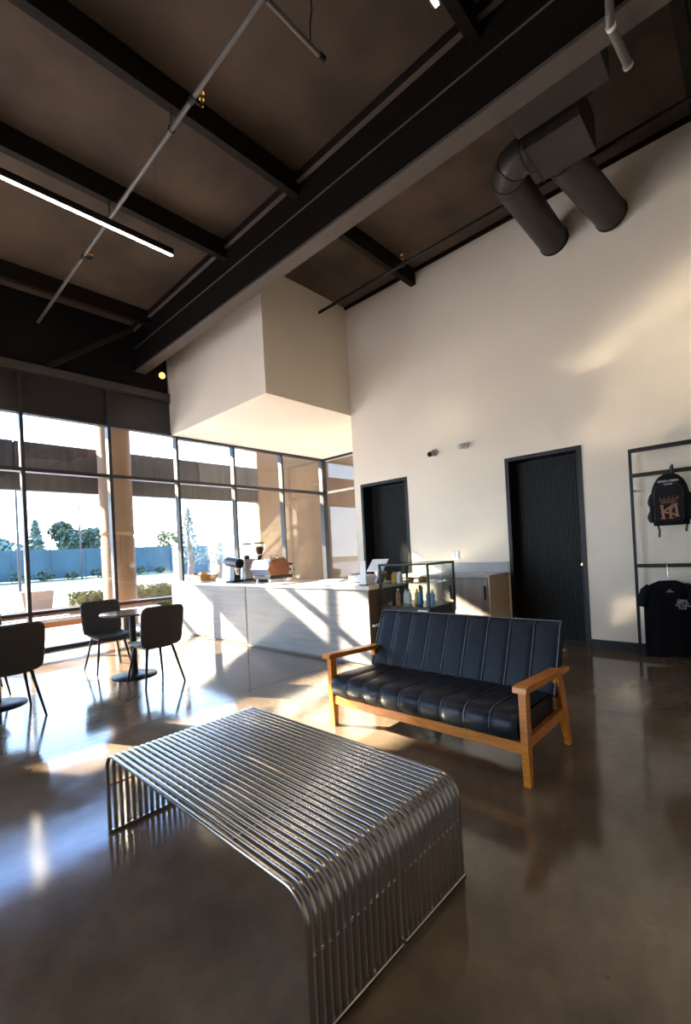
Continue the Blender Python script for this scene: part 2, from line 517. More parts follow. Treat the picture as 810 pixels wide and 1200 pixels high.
# ceiling with purlins, beam and ledgers
cei = thing('ceiling', 'dark brown painted timber roof with purlins and one deep beam', 'ceiling', (0, 0, ZC), kind='structure')
MB().box(XL-0.2, 8.6, YB-0.2, YW+0.2, 0, 0.15).build('deck', M_CEIL, cei)
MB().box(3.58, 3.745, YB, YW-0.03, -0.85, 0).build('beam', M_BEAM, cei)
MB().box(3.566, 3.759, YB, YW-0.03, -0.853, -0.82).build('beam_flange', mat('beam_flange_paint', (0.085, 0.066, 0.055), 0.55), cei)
MB().box(3.569, 3.579, YB, YW-0.03, -0.43, -0.418).build('beam_lit_batten', mat('lit_edge_paint', (0.12, 0.094, 0.075), 0.6), cei)  # paler colour paints in the lit line along the middle of the beam
MB().box(3.530, 3.579, YB, YW-0.03, -0.112, -0.1005).build('ledger_lit_strip', mat('lit_edge_paint', (0.12, 0.094, 0.075), 0.6), cei)  # thin pale strip stands in for light on the ledger's lower edge
MB().box(3.535, 3.579, YB, YW-0.03, -0.10, 0).build('ledger', M_PURL, cei)
MB().box(XW-0.045, XW-0.001, YB, 5.39, -0.045, 0).build('ledger', M_BEAM, cei)
for y in (-2.26, -0.75, 0.77, 1.55, 3.79, 5.31, 7.75):
    MB().box(XL, 3.576, y, y+0.09, -0.24, 0).build('purlin', M_PURL, cei)
for y in (-2.26, 0.3, 3.89):
    MB().box(3.75, XW-0.002, y, y+0.09, -0.24, 0).build('purlin', M_PURL, cei)
MB().bar((2.15, 8.42, 4.58-ZC), (3.3, 7.83, 5.35-ZC), 0.05, 0.07).build('brace', M_PURL, cei)

# window wall
MX = [-1.65, -0.825, 0.465] + [1.755, 3.045, 4.30, 5.595, 6.93, 8.27]
win1 = thing('window_1', 'tall black framed window wall behind the cafe tables', 'window', (0, YW, 0), kind='structure')
MW, MD = 0.052, 0.13
for x in MX:
    top = 4.44 if x < 4.2 else ZH-0.022
    MB().box(x-MW/2, x+MW/2, -MD/2, MD/2, 0.0, top).build('mullion', M_ALU, win1)
ROWS = [(0.0, 0.05), (0.585, 0.64), (2.845, 2.905), (3.76, 3.80), (4.40, 4.44)]
for i in range(len(MX)-1):
    a, b = MX[i]+MW/2, MX[i+1]-MW/2
    left = MX[i+1] < 4.35
    for k, (z0, z1) in enumerate(ROWS):
        if not left and k == 4: continue
        if not left and k == 3: z0, z1 = 3.725, ZH-0.022
        MB().box(a, b, -MD/2, MD/2, z0, z1).build('transom', M_ALU, win1)
    zs = [(0.05, 0.585), (0.64, 2.845), (2.905, 3.76 if left else 3.725)]
    for z0, z1 in zs:
        MB().box(a, b, -0.004, 0.004, z0, z1).build('pane', M_GLASS, win1)
    if left:
        MB().box(a, b, -0.02, 0.02, 3.80, 4.40).build('spandrel_panel', M_SPAN, win1)
win2 = thing('window_2', 'narrow black framed side window at the corner behind the counter', 'window', (8.33, YW, 0), kind='structure')
MB().box(-0.03, 0.07, -0.065, 0.065, 0, ZH-0.022).build('corner_post', M_ALU, win2)
MB().box(0, 0.06, -1.43, -1.36, 0, ZH-0.022).build('mullion', M_ALU, win2)
for z0, z1 in ((0, 0.05), (0.585, 0.64), (2.845, 2.905), (3.725, ZH-0.022)):
    MB().box(-0.03, 0.07, -1.36, -0.065, z0, z1).build('transom', M_ALU, win2)
for z0, z1 in ((0.05, 0.585), (0.64, 2.845), (2.905, 3.725)):
    MB().box(0.026, 0.034, -1.36, -0.065, z0, z1).build('pane', M_GLASS, win2)

# doors
def door(name, y0, y1, label):
    t = thing(name, label, 'door', (XW, y0, 0), kind='structure')
    w = y1-y0; fw = 0.05
    f = MB()
    f.box(-0.012, WT, 0, fw, 0, DH).box(-0.012, WT, w-fw, w, 0, DH).box(-0.012, WT, fw, w-fw, DH-fw, DH)
    f.build('door_frame', M_BLK, t)
    dx = 0.24
    p = MB().box(dx, dx+0.045, fw, w-fw, 0.0005, DH-fw)
    p.build('door_slab', M_DOOR, t)
    n = 26; q = MB()
    a, b = fw+0.03, w-fw-0.06
    st = (b-a)/n
    for k in range(n):
        yc = a+st*(k+0.5)
        q.prism([(dx, yc-st*0.42), (dx-0.012, yc-st*0.2), (dx-0.012, yc+st*0.2), (dx, yc+st*0.42)], 0.03, DH-fw-0.03, 'z')
    q.build('fluting', M_DOOR, t)
    h = MB().lathe([(0.024, 0), (0.026, -0.006), (0.012, -0.012), (0.012, -0.035), (0.026, -0.045), (0.028, -0.06), (0.018, -0.068)], (dx, fw+0.055, 1.02), 16, 'x')
    h.build('door_knob', M_BRASS, t)
    return t
door('door_1', *D1, 'black fluted door standing behind the coffee counter')
door('door_2', *D2, 'black fluted door with brass knob beside the clothes rail')

# ================================================================== CEILING SERVICES
def sprinkler(t, x, y, z):
    h = MB().cyl((x, y, z), (x, y, z+0.06), 0.012, n=10).cyl((x, y, z+0.06), (x, y, z+0.075), 0.022, n=12)
    h.box(x-0.003, x+0.003, y-0.02, y+0.02, z+0.075, z+0.12)
    h.cyl((x, y, z+0.12), (x, y, z+0.126), 0.026, n=12)
    h.build('sprinkler_head', M_BRASS, t)
t = thing('sprinkler_pipe', 'long thin sprinkler pipe crossing under the purlins on the left', 'pipe', (0, 0, 0))
PX, PZ = 2.055, 5.29
MB().cyl((PX, YB, PZ), (PX, YW-0.02, PZ), 0.021, n=14).build('pipe_run', M_PIPE, t)
for y in (3.79, 5.31):
    b = MB(); b.tube([(PX+0.03*math.cos(a), y+0.045, PZ+0.03*math.sin(a)) for a in [k*PI/8 for k in range(17)]], 0.005, n=6)
    b.cyl((PX, y+0.045, PZ+0.03), (PX, y+0.045, 5.481), 0.005, n=6)
    b.build('hanger', M_BLK, t)
for y in (3.45, 6.25):
    c = MB().cyl((PX, y-0.035, PZ), (PX, y+0.035, PZ), 0.03, n=14).cyl((PX, y, PZ), (PX+0.09, y, PZ-0.0), 0.015, n=10)
    c.build('tee_fitting', M_BLK, t)
    sprinkler(t, PX+0.09, y, PZ+0.0)
t = thing('branch_pipe', 'short dark capped sprinkler stub near the top edge', 'pipe', (0, 0, 0))
MB().cyl((2.079, 2.44, 5.29), (2.62, 2.44, 5.29), 0.019, n=12).build('pipe_run', M_PIPE, t)
MB().cyl((2.6, 2.44, 5.29), (2.65, 2.44, 5.29), 0.028, n=12).build('pipe_cap', M_BLK, t)
MB().tube([(2.5, 2.44, 5.30), (2.5, 2.43, 5.45), (2.52, 2.42, 5.58), (2.5, 2.42, 5.719)], 0.006, n=6).build('hanger', M_BLK, t)

t = thing('wall_pipe', 'black pipe running along the roof beside the door wall', 'pipe', (0, 0, 0))
WPX, WPZ = 5.41, 5.40
MB().cyl((WPX, YB, WPZ), (WPX, 5.398, WPZ), 0.024, n=14).build('pipe_run', M_BLK, t)
c = MB().cyl((WPX, 3.62, WPZ), (WPX, 3.70, WPZ), 0.033, n=12); c.build('tee_fitting', M_BLK, t)
sprinkler(t, WPX, 3.66, WPZ+0.02)

# linear lights
def linear_light(x0, x1, y, z, label):
    t = thing('linear_light', label, 'ceiling light', ((x0+x1)/2, y, z), group='black linear ceiling lights')
    h = (x1-x0)/2
    MB().box(-h, h, -0.03, 0.03, 0.0, 0.065, 0.004).build('housing', M_BLK, t)
    MB().box(-h+0.006, h-0.006, -0.012, 0.012, -0.006, 0.0).build('diffuser', M_LAMP, t)
    for s in (-1, 1):
        MB().cyl((s*(h-0.15), 0, 0.065), (s*(h-0.15), 0, ZC-z-0.001), 0.0015, n=5).build('cable', M_BLK, t)
    return t
linear_light(-0.45, 2.37, 4.53, 4.6, 'long black linear light hanging at the left edge of the roof')
linear_light(-0.35, 2.47, 1.32, 4.6, 'black linear light with only its bright tip at the top edge')

# duct work
t = thing('air_duct', 'black painted air duct with two round branches entering the white wall', 'duct', (0, 0, 0))
DZ, DR = 5.12, 0.165
b = MB().box(3.87, 4.19, 0.77, 1.51, 5.0, 5.42, 0.004)
b.build('plenum', M_DUCT, t)
MB().box(3.90, 4.16, 0.80, 1.48, 5.42, ZC-0.001).build('riser', M_DUCT, t)
rim = MB().box(3.86, 4.20, 0.76, 1.52, 5.40, 5.415); rim.build('seam_flange', M_BLK, t)
MB().box(4.19, 4.29, 0.92, 1.40, 5.06, 5.40).build('collar_box', M_BEAM, t)
b = MB().box(4.29, 4.80, 1.02, 1.50, 4.96, 5.30, 0.004)
b.build('takeoff_box', M_DUCT, t)
MB().box(4.285, 4.805, 1.492, 1.506, 4.955, 5.305).build('seam_flange', M_BLK, t)
# straight branch
D0 = Vector((4.79, 1.335, 5.12)); D1v = Vector((XW-0.026, 1.175, 5.08)); dv = (D1v-D0).normalized()
d = MB().cyl(D0, D1v, DR, n=32)
d.build('round_duct', M_DUCT, t)
MB().cyl(D0+dv*0.03, D0+dv*0.055, DR+0.010, n=32).build('collar', M_BLK, t)
MB().cyl(D1v-dv*0.025, D1v, DR+0.008, n=32).build('collar', M_BLK, t)
# elbow branch: leaves the take-off along +Y, turns towards the wall
ECX, ER = 4.53+0.26, 0.26
pts = [(4.53, 1.507, DZ), (4.53, 1.56, DZ)]
cxa, cya = 4.53+0.26, 1.56
for k in range(1, 9):
    a = PI - k*(PI/2)/8
    pts.append((cxa+0.26*math.cos(a), cya+0.26*math.sin(a), DZ))
d = MB().tube(pts, DR, n=32); d.build('elbow', M_DUCT, t)
for k in (1, 4, 7):
    p = Vector(pts[k]); q = Vector(pts[k+1]); dd = (q-p).normalized()
    MB().cyl(p-dd*0.006, p+dd*0.006, DR+0.006, n=32).build('elbow_seam', M_BLK, t)
yE = pts[-1][1]
MB().cyl((pts[-1][0], yE, DZ), (XW-0.001, yE, DZ), DR, n=32).build('round_duct', M_DUCT, t)
MB().cyl((XW-0.02, yE, DZ), (XW-0.001, yE, DZ), DR+0.010, n=32).build('collar', M_BLK, t)

t = thing('conduit_pipe', 'short grey pipe with elbow and pale ring at the top right', 'pipe', (0, 0, 0))
cz = 4.80
pp = [(3.62, 0.64, 4.868), (3.62, 0.64, 4.868)]
MB().tube([(3.50, 0.62, ZC-0.012), (3.50, 0.62, 4.93), (3.503, 0.622, 4.86), (3.52, 0.628, 4.815), (3.56, 0.634, cz)], 0.026, n=14).build('elbow', M_PIPE, t)
MB().cyl((3.555, 0.633, cz), (3.58, 0.632, cz), 0.031, n=16).build('ring', M_WHITE, t)
MB().cyl((3.58, 0.632, cz), (3.93, 0.606, cz), 0.028, n=16).build('pipe_run', M_PIPE, t)
MB().cyl((3.93, 0.606, cz), (3.955, 0.604, cz), 0.034, n=16).build('pipe_cap', M_GREYP, t)

t = thing('pendant_bulb', 'small glowing amber globe bulb on a thin cord near the soffit', 'lamp', (3.95, 8.18, 4.81))
MB().lathe([(0.002, -0.06), (0.03, -0.052), (0.052, -0.03), (0.06, 0), (0.052, 0.03), (0.03, 0.052), (0.015, 0.06)], n=16).build('globe', M_BULB, t)
MB().cyl((0, 0, 0.06), (0, 0, 0.11), 0.018, n=10).build('socket', M_BLK, t)
MB().cyl((0, 0, 0.11), (0, 0, ZC-4.811), 0.004, n=6).build('cord', M_BLK, t)

# ================================================================== TWO SLATTED STEEL BENCHES
BY0, BY1, BH, TR = 0.965, 2.46, 0.412, 0.0094
def bench_slat_mesh(tr):
    R = 0.088; zt = BH-tr
    L = BY1-BY0
    pts = [(0, 0, 0.012), (0, 0, zt-R)]
    for k in range(1, 8):
        a = k*(PI/2)/8
        pts.append((0, R-R*math.cos(a), zt-R+R*math.sin(a)))
    pts += [(0, R, zt), (0, L-R, zt)]
    for k in range(1, 8):
        a = k*(PI/2)/8
        pts.append((0, L-R+R*math.sin(a), zt-R+R*math.cos(a)))
    pts += [(0, L, zt-R), (0, L, 0.012)]
    return MB().tube(pts, tr, n=10, ref=(1, 0, 0)).mesh('slat', M_STEEL)
slat_me = bench_slat_mesh(TR)
PITCH_S, NS = 0.0303, 14
def steel_bench(x0, label):
    t = thing('slatted_bench', label, 'bench', (x0, BY0, 0), group='pair of steel slatted benches set side by side')
    for i in range(NS):
        link('slat', slat_me, t, (TR+i*PITCH_S, 0, 0))
    w = TR*2+(NS-1)*PITCH_S
    L = BY1-BY0
    for y in (0, L):
        MB().box(0.0, w, y-0.012, y+0.012, 0.0, 0.016, 0.003).build('base_rail', M_STEEL, t)
        MB().cyl((TR, y, 0.235), (w-TR, y, 0.235), 0.0045, n=8).build('cross_rod', M_STEEL, t)
    for y in (0.39, L-0.20):
        MB().cyl((TR, y, BH-TR), (w-TR, y, BH-TR), 0.0045, n=8).build('cross_rod', M_STEEL, t)
    return t
steel_bench(0.795, 'steel tube slatted bench nearest the tables, left half of the pair')
steel_bench(0.795+0.428, 'steel tube slatted bench nearest the sofa, right half of the pair')

# ================================================================== SOFA
def sofa():
    # local: front faces -X, length along +Y
    SX, SY0, SY1 = 2.44, 0.995, 2.545
    t = thing('sofa', 'black channel-tufted leather sofa with honey oak frame', 'sofa', (SX, SY0, 0))
    L = SY1-SY0
    lw = 0.052
    for s, y in ((0, 0.0), (1, L-lw)):
        # front leg
        lg = MB().prism([(0.012, 0), (0.050, 0), (0.062, 0.22), (0.058, 0.515), (0.0, 0.53), (0.0, 0.22)], y+0.006, y+lw-0.006, 'y')
        lg.build('leg', M_OAK, t)
        # rear leg, slanted
        lg = MB().prism([(0.69, 0), (0.735, 0), (0.640, 0.40), (0.578, 0.498), (0.520, 0.498), (0.585, 0.28)], y+0.008, y+lw-0.008, 'y')
        lg.build('leg', M_OAK, t)
        ar = MB().prism([(-0.035, 0.526), (-0.03, 0.556), (0.0, 0.562), (0.60, 0.527), (0.685, 0.522), (0.69, 0.500), (0.6, 0.495), (0.02, 0.523)], y-0.012, y+lw+0.012, 'y')
        ar.build('armrest', M_OAK, t)
        MB().box(0.06, 0.60, y+0.012, y+lw-0.012, 0.205, 0.265).build('side_rail', M_OAK, t)
    MB().box(0.012, 0.045, lw-0.006, L-lw+0.006, 0.175, 0.238, 0.003).build('front_rail', M_OAK, t)
    MB().box(0.56, 0.59, lw-0.006, L-lw+0.006, 0.205, 0.265, 0.003).build('rear_rail', M_OAK, t)
    n = 9
    # seat channels
    y0, y1 = lw+0.004, L-lw-0.004
    cw = (y1-y0)/n
    prof = [(0.02, 0.24), (-0.012, 0.262), (-0.026, 0.30), (-0.022, 0.345), (0.0, 0.378), (0.04, 0.397), (0.10, 0.402), (0.25, 0.396), (0.40, 0.388), (0.53, 0.382)]
    nrm = []
    for i in range(len(prof)):
        a = prof[max(i-1, 0)]; b = prof[min(i+1, len(prof)-1)]
        dx, dz = b[0]-a[0], b[1]-a[1]; l = math.hypot(dx, dz)
        nrm.append((-dz/l, dx/l))
    def channel(prof, nrm, cw, bump, thick):
        m = MB(); nu = 8
        vs = []
        for j, (p, q) in enumerate(zip(prof, nrm)):
            for i in range(nu+1):
                u = i/nu*2-1
                h = bump*(max(0, 1-abs(u)**2.6))**0.6 - 0.006
                vs.append((p[0]+q[0]*h, i/nu*cw, p[1]+q[1]*h))
        w = nu+1
        m._add(vs, [(j*w+i, j*w+i+1, (j+1)*w+i+1, (j+1)*w+i) for j in range(len(prof)-1) for i in range(nu)], True)
        # sides and back, simple cap to an inner spine
        back = [(p[0]-q[0]*thick, p[1]-q[1]*thick) for p, q in zip(prof, nrm)]
        for e in (0, nu):
            vv = [vs[j*w+e] for j in range(len(prof))] + [(b[0], e/nu*cw, b[1]) for b in back]
            k = len(prof)
            m._add(vv, [(j, j+1, k+j+1, k+j) for j in range(k-1)])
        vv = [(b[0], 0, b[1]) for b in back] + [(b[0], cw, b[1]) for b in back]
        k = len(prof)
        m._add(vv, [(j, j+1, k+j+1, k+j) for j in range(k-1)])
        for e in (0, k-1):
            vv = [vs[e*w+i] for i in range(nu+1)] + [(back[e][0], cw, back[e][1]), (back[e][0], 0, back[e][1])]
            m._add(vv, [tuple(range(len(vv)))])
        return m.mesh('channel', M_LEATH)
    def welt(prof, nrm, off):
        return MB().tube([(p[0]+q[0]*off, 0, p[1]+q[1]*off) for p, q in zip(prof, nrm)], 0.0035, n=6, ref=(0, 1, 0)).mesh('welt', M_PIPING)
    seat = MB().box(0.03, 0.55, y0, y1, 0.24, 0.37).build('seat', M_LEATH, t)
    cm = channel(prof, nrm, cw, 0.010, 0.012); wm = welt(prof, nrm, 0.001)
    for k in range(n):
        link('seat_channel', cm, seat, (0, y0+k*cw, 0))
        if k: link('welt', wm, seat, (0, y0+k*cw, 0))
    # back: slopes from (0.49, 0.385) to (0.70, 0.80)
    p0 = Vector((0.505, 0.37)); p1 = Vector((0.685, 0.795))
    bprof = [(p0+(p1-p0)*s)[:] for s in (0, 0.15, 0.35, 0.55, 0.75, 0.9, 0.965)]
    dr = (p1-p0).normalized(); nb = (-dr.y, dr.x)
    bprof = [tuple(p) for p in bprof] + [(p1.x-nb[0]*0.004, p1.y), (p1.x-nb[0]*0.02+dr.x*0.012, p1.y+0.012)]
    bn = []
    for i in range(len(bprof)):
        a = bprof[max(i-1, 0)]; b = bprof[min(i+1, len(bprof)-1)]
        dx, dz = b[0]-a[0], b[1]-a[1]; l = math.hypot(dx, dz)
        bn.append((-dz/l, dx/l))
    yb0, yb1 = 0.028, L-0.028
    cb = (yb1-yb0)/n
    th = 0.095
    off = (dr.y*0.012, -dr.x*0.012)
    bk = MB().prism([(p0.x+off[0], p0.y+off[1]), (p1.x+off[0], p1.y+off[1]), (p1.x+dr.y*th, p1.y-dr.x*th+0.02), (p0.x+dr.y*th, p0.y-dr.x*th)], yb0, yb1, 'y')
    back = bk.build('backrest', M_LEATH, t)
    cm = channel(bprof, bn, cb, 0.008, 0.012); wm = welt(bprof, bn, 0.0005)
    for k in range(n):
        link('back_channel', cm, back, (0, yb0+k*cb, 0))
        if k: link('welt', wm, back, (0, yb0+k*cb, 0))
    tp = MB()
    for y in (yb0, yb1):
        tp.tube([(p[0], y, p[1]) for p in bprof], 0.005, n=6, ref=(0, 1, 0))
    tp.tube([(p1.x+0.02, yb0, p1.y+0.014), (p1.x+0.02, yb1, p1.y+0.014)], 0.005, n=6)
    tp.build('edge_welt', M_PIPING, back)
    return t
sofa()

# ================================================================== CAFE TABLES AND CHAIRS
def cafe_table(loc, label):
    t = thing('cafe_table', label, 'table', loc, group='round cafe tables by the window')
    MB().lathe([(0.33, 0.732), (0.345, 0.737), (0.35, 0.745), (0.348, 0.752), (0.34, 0.756)], n=48).build('tabletop', M_TABLE, t)
    MB().cyl((0, 0, 0.02), (0, 0, 0.733), 0.038, n=20).build('column', M_BLK, t)
    MB().lathe([(0.245, 0.0), (0.25, 0.004), (0.248, 0.012), (0.10, 0.02), (0.05, 0.03)], n=40).build('base', M_BLK, t)
    MB().cyl((0, 0, 0.715), (0, 0, 0.7325), 0.11, n=20).build('top_plate', M_BLK, t)
    return t
cafe_table((2.17, 5.56, 0), 'round charcoal cafe table between two chairs near the counter')
cafe_table((0.86, 5.60, 0), 'round charcoal cafe table at the left edge with only its base in view')

def make_chair(label):
    # local: faces +Y
    t = thing('cafe_chair', label, 'chair', (0, 0, 0), group='charcoal cafe chairs')
    def cwid(s, n, w, r):   # half-width with rounded ends at s in 0..1 over length n
        return w
    # backrest: shell with thickness, rounded top corners, flaring narrower to the bottom
    Z0, Z1 = 0.425, 0.845
    def shell(u, v, off):
        v = (1-math.cos(PI*v))/2
        z = Z0+(Z1-Z0)*v
        hw = 0.212+0.012*min(1, v*1.6)
        rc = 0.05
        dz = Z1-z
        if dz < rc: hw -= rc-math.sqrt(max(0, rc*rc-(rc-dz)**2))
        lo_ = z-Z0
        rb = 0.075
        if lo_ < rb: hw -= 0.7*(rb-math.sqrt(max(0, rb*rb-(rb-lo_)**2)))
        x = (u*2-1)*hw
        y = -0.185-0.075*v+0.25*(x*x)*1.4+off
        return (x, y, z)
    m = MB(); nu, nv = 14, 18
    f1 = lambda u, v: shell(u, v, 0.0); f2 = lambda u, v: shell(u, v, -0.028)
    m.grid(f1, nu, nv); m.grid(f2, nu, nv)
    for u in (0, 1):
        m._add([f1(u, j/nv) for j in range(nv+1)]+[f2(u, j/nv) for j in range(nv+1)], [(j, j+1, nv+2+j, nv+1+j) for j in range(nv)], True)
    for v in (0, 1):
        m._add([f1(i/nu, v) for i in range(nu+1)]+[f2(i/nu, v) for i in range(nu+1)], [(i, i+1, nu+2+i, nu+1+i) for i in range(nu)], True)
    back = m.build('backrest', M_CHAIR, t)
    edge = [shell(u, v, -0.014) for u, v in [(0, 0.1)]+[(0, k/14) for k in range(2, 15)]+[(k/10, 1) for k in range(1, 10)]+[(1, 1-k/14) for k in range(0, 13)]]
    MB().tube(edge, 0.0155, n=6).build('piping', mat('piping_grey', (0.05, 0.05, 0.055), 0.5), back)
    # seat
    def seat(u, v, top):
        y = -0.21+0.45*v
        hw = 0.205+0.02*v
        if v > 0.75: hw -= 0.07*((v-0.75)/0.25)**2.2
        if v < 0.25: hw -= 0.05*((0.25-v)/0.25)**2
        x = (u*2-1)*hw
        z = 0.452+0.03*(abs(u*2-1)**2.4)*0.6-0.012*math.sin(PI*v)
        if v > 0.85: z -= 0.02*((v-0.85)/0.15)**2
        if not top: z -= 0.045*(1-0.5*abs(u*2-1)**3)
        return (x, y, z)
    m = MB()
    f1 = lambda u, v: seat(u, v, True); f2 = lambda u, v: seat(u, v, False)
    m.grid(f1, 12, 14); m.grid(f2, 12, 14)
    for u in (0, 1):
        m._add([f1(u, j/14) for j in range(15)]+[f2(u, j/14) for j in range(15)], [(j, j+1, 16+j, 15+j) for j in range(14)], True)
    for v in (0, 1):
        m._add([f1(i/12, v) for i in range(13)]+[f2(i/12, v) for i in range(13)], [(i, i+1, 14+i, 13+i) for i in range(12)], True)
    m.build('seat', M_CHAIR, t)
    MB().box(-0.15, 0.15, -0.13, 0.16, 0.395, 0.412).build('seat_frame', M_BLK, t)
    for sx in (-1, 1):
        MB().cyl((sx*0.140, -0.14, 0.408), (sx*0.218, -0.245, 0.0), 0.016, 0.010, n=10).build('leg', M_BLK, t)
        MB().cyl((sx*0.140, 0.16, 0.408), (sx*0.205, 0.25, 0.0), 0.016, 0.010, n=10).build('leg', M_BLK, t)
    return t
ch = make_chair('charcoal chair with its back to the viewer, right of the small round table')
ch.location = (2.185, 5.035, 0); ch.rotation_euler = (0, 0, 0.02)
dup(ch, (2.10, 6.18, 0), PI-0.05, 'charcoal chair facing the viewer behind the small round table')
dup(ch, (0.88, 5.085, 0), 0.0, 'charcoal chair with its back to the viewer at the left edge')
dup(ch, (0.83, 6.22, 0), PI, 'charcoal chair at the left edge mostly hidden behind the nearer chair')

# ================================================================== COUNTER
CX0, CX1, CY0, CY1, CT = 3.93, 4.68, 3.36, 8.17, 0.93
t = thing('coffee_counter', 'long grey wood-grain service counter with pale stone top', 'counter', (CX0, CY0, 0))
L = CY1-CY0; Dp = CX1-CX0
seam = 5.79-CY0
MB().box(0.012, Dp, 0.0, L, 0.0, 0.885).build('carcass', M_CEND, t)
for a, b in ((0.0, seam-0.012), (seam+0.012, L)):
    MB().box(0.0, 0.012, a, b, 0.03, 0.880).build('front_panel', M_CFRONT, t)
MB().box(0.004, 0.012, seam-0.012, seam+0.012, 0.03, 0.880).build('joint_strip', M_BLK, t)
tag(MB().box(CX0-0.02, CX1+0.01, CY0-0.03, CY1, 0.886, CT, 0.003).build('counter_worktop', M_CTOP), 'pale stone worktop of the long coffee counter', 'worktop')
shelf = MB().box(CX0+0.04, CX0+0.26, CY0-0.035, CY0-0.001, 0.46, 0.485)
shelf.build('end_shelf', M_WHITE, t).matrix_parent_inverse = Matrix.Translation((-CX0, -CY0, 0))

# countertop things
def grinder_flat():
    t = thing('coffee_grinder', 'black bag grinder with slanted head at the counter left', 'grinder', (4.13, 6.36, CT))
    MB().prism([(-0.12, 0), (0.12, 0), (0.12, 0.02), (0.05, 0.04), (-0.10, 0.03)], -0.10, 0.10, 'y').build('base', M_BPLAS, t)
    MB().prism([(-0.06, 0.03), (0.05, 0.03), (0.07, 0.30), (-0.03, 0.30)], -0.07, 0.07, 'y').build('pillar', M_BPLAS, t)
    hd = MB().cyl((0.0, -0.16, 0.30), (0.0, 0.17, 0.335), 0.078, n=20); hd.build('head', M_BPLAS, t)
    MB().cyl((0.0, 0.17, 0.335), (0.0, 0.185, 0.337), 0.06, n=20).build('dial', M_STEEL2, t)
    MB().cyl((-0.02, -0.11, 0.12), (-0.02, -0.11, 0.235), 0.02, 0.035, n=12).build('spout', M_STEEL2, t)
grinder_flat()
def grinder_hopper(loc, beans, label):
    t = thing('espresso_grinder', label, 'grinder', loc, group='espresso grinders on the counter')
    MB().box(-0.095, 0.095, -0.075, 0.075, 0, 0.035, 0.01).build('base', M_BPLAS, t)
    MB().prism([(-0.075, 0.03), (0.07, 0.03), (0.085, 0.36), (-0.085, 0.36)], -0.065, 0.065, 'y').build('body', M_BPLAS if beans else M_GREYP, t)
    MB().lathe([(0.04, 0.36), (0.05, 0.375), (0.045, 0.40), (0.04, 0.42)], n=16).build('collar', M_BPLAS, t)
    MB().lathe([(0.042, 0.421), (0.06, 0.46), (0.085, 0.53), (0.088, 0.60)], n=20).build('hopper', M_GLASS2, t)
    if beans:
        MB().lathe([(0.036, 0.425), (0.055, 0.463), (0.078, 0.528), (0.07, 0.55), (0.02, 0.56)], n=18).build('bean_fill', M_BEANS, t)
    MB().lathe([(0.09, 0.601), (0.092, 0.61), (0.085, 0.622), (0.03, 0.626)], n=20).build('lid', M_BPLAS, t)
    MB().box(-0.105, -0.08, -0.02, 0.02, 0.16, 0.20).build('button_panel', M_STEEL2, t)
grinder_hopper((4.42, 6.42, CT), False, 'grey espresso grinder with empty clear hopper')
grinder_hopper((4.38, 6.00, CT), True, 'black espresso grinder with brown beans filling its hopper')

t = thing('espresso_machine', 'espresso machine with chrome back and copper brown hexagonal sides', 'espresso machine', (4.10, 5.44, CT))
sidep = [(0.0, 0.20), (0.09, 0.335), (0.33, 0.375), (0.42, 0.24), (0.40, 0.10), (0.06, 0.10)]
MB().prism([(p*0.98+0.004, q*0.98+0.004) for p, q in sidep], 0.02, 0.44, 'y').build('body', M_STEEL2, t)
MB().prism([(-0.004, 0.20), (0.088, 0.338), (0.088, 0.33), (0.004, 0.195)], 0.03, 0.43, 'y').build('back_panel', M_CHROME, t)
for y in (0.0, 0.44):
    MB().prism(sidep, y, y+0.02, 'y').build('side_panel', M_WALNUT, t)
MB().box(0.06, 0.50, 0.03, 0.43, 0.045, 0.10).build('drip_tray', M_BPLAS, t)
for x in (0.09, 0.44):
    for y in (0.07, 0.39):
        MB().cyl((x, y, 0), (x, y, 0.046), 0.018, n=10).build('foot', M_CHROME, t)
for y in (0.10, 0.30):
    MB().tube([(0.13+0.09*0, y, 0.335), (0.13, y, 0.39), (0.16, y, 0.41), (0.24, y, 0.42), (0.27, y, 0.40), (0.27, y, 0.36)], 0.006, n=8).build('cup_rail', M_CHROME, t)
for y in (0.13, 0.31):
    MB().cyl((0.40, y, 0.22), (0.48, y, 0.21), 0.032, n=14).build('group_head', M_CHROME, t)
    MB().cyl((0.46, y, 0.175), (0.62, y, 0.165), 0.013, n=8).build('portafilter_handle', M_BPLAS, t)
MB().cyl((0.41, -0.02, 0.26), (0.46, -0.02, 0.26), 0.018, n=10).build('steam_knob', M_BPLAS, t)
MB().tube([(0.42, 0.03, 0.24), (0.47, 0.0, 0.20), (0.48, -0.01, 0.06)], 0.006, n=8).build('steam_wand', M_CHROME, t)

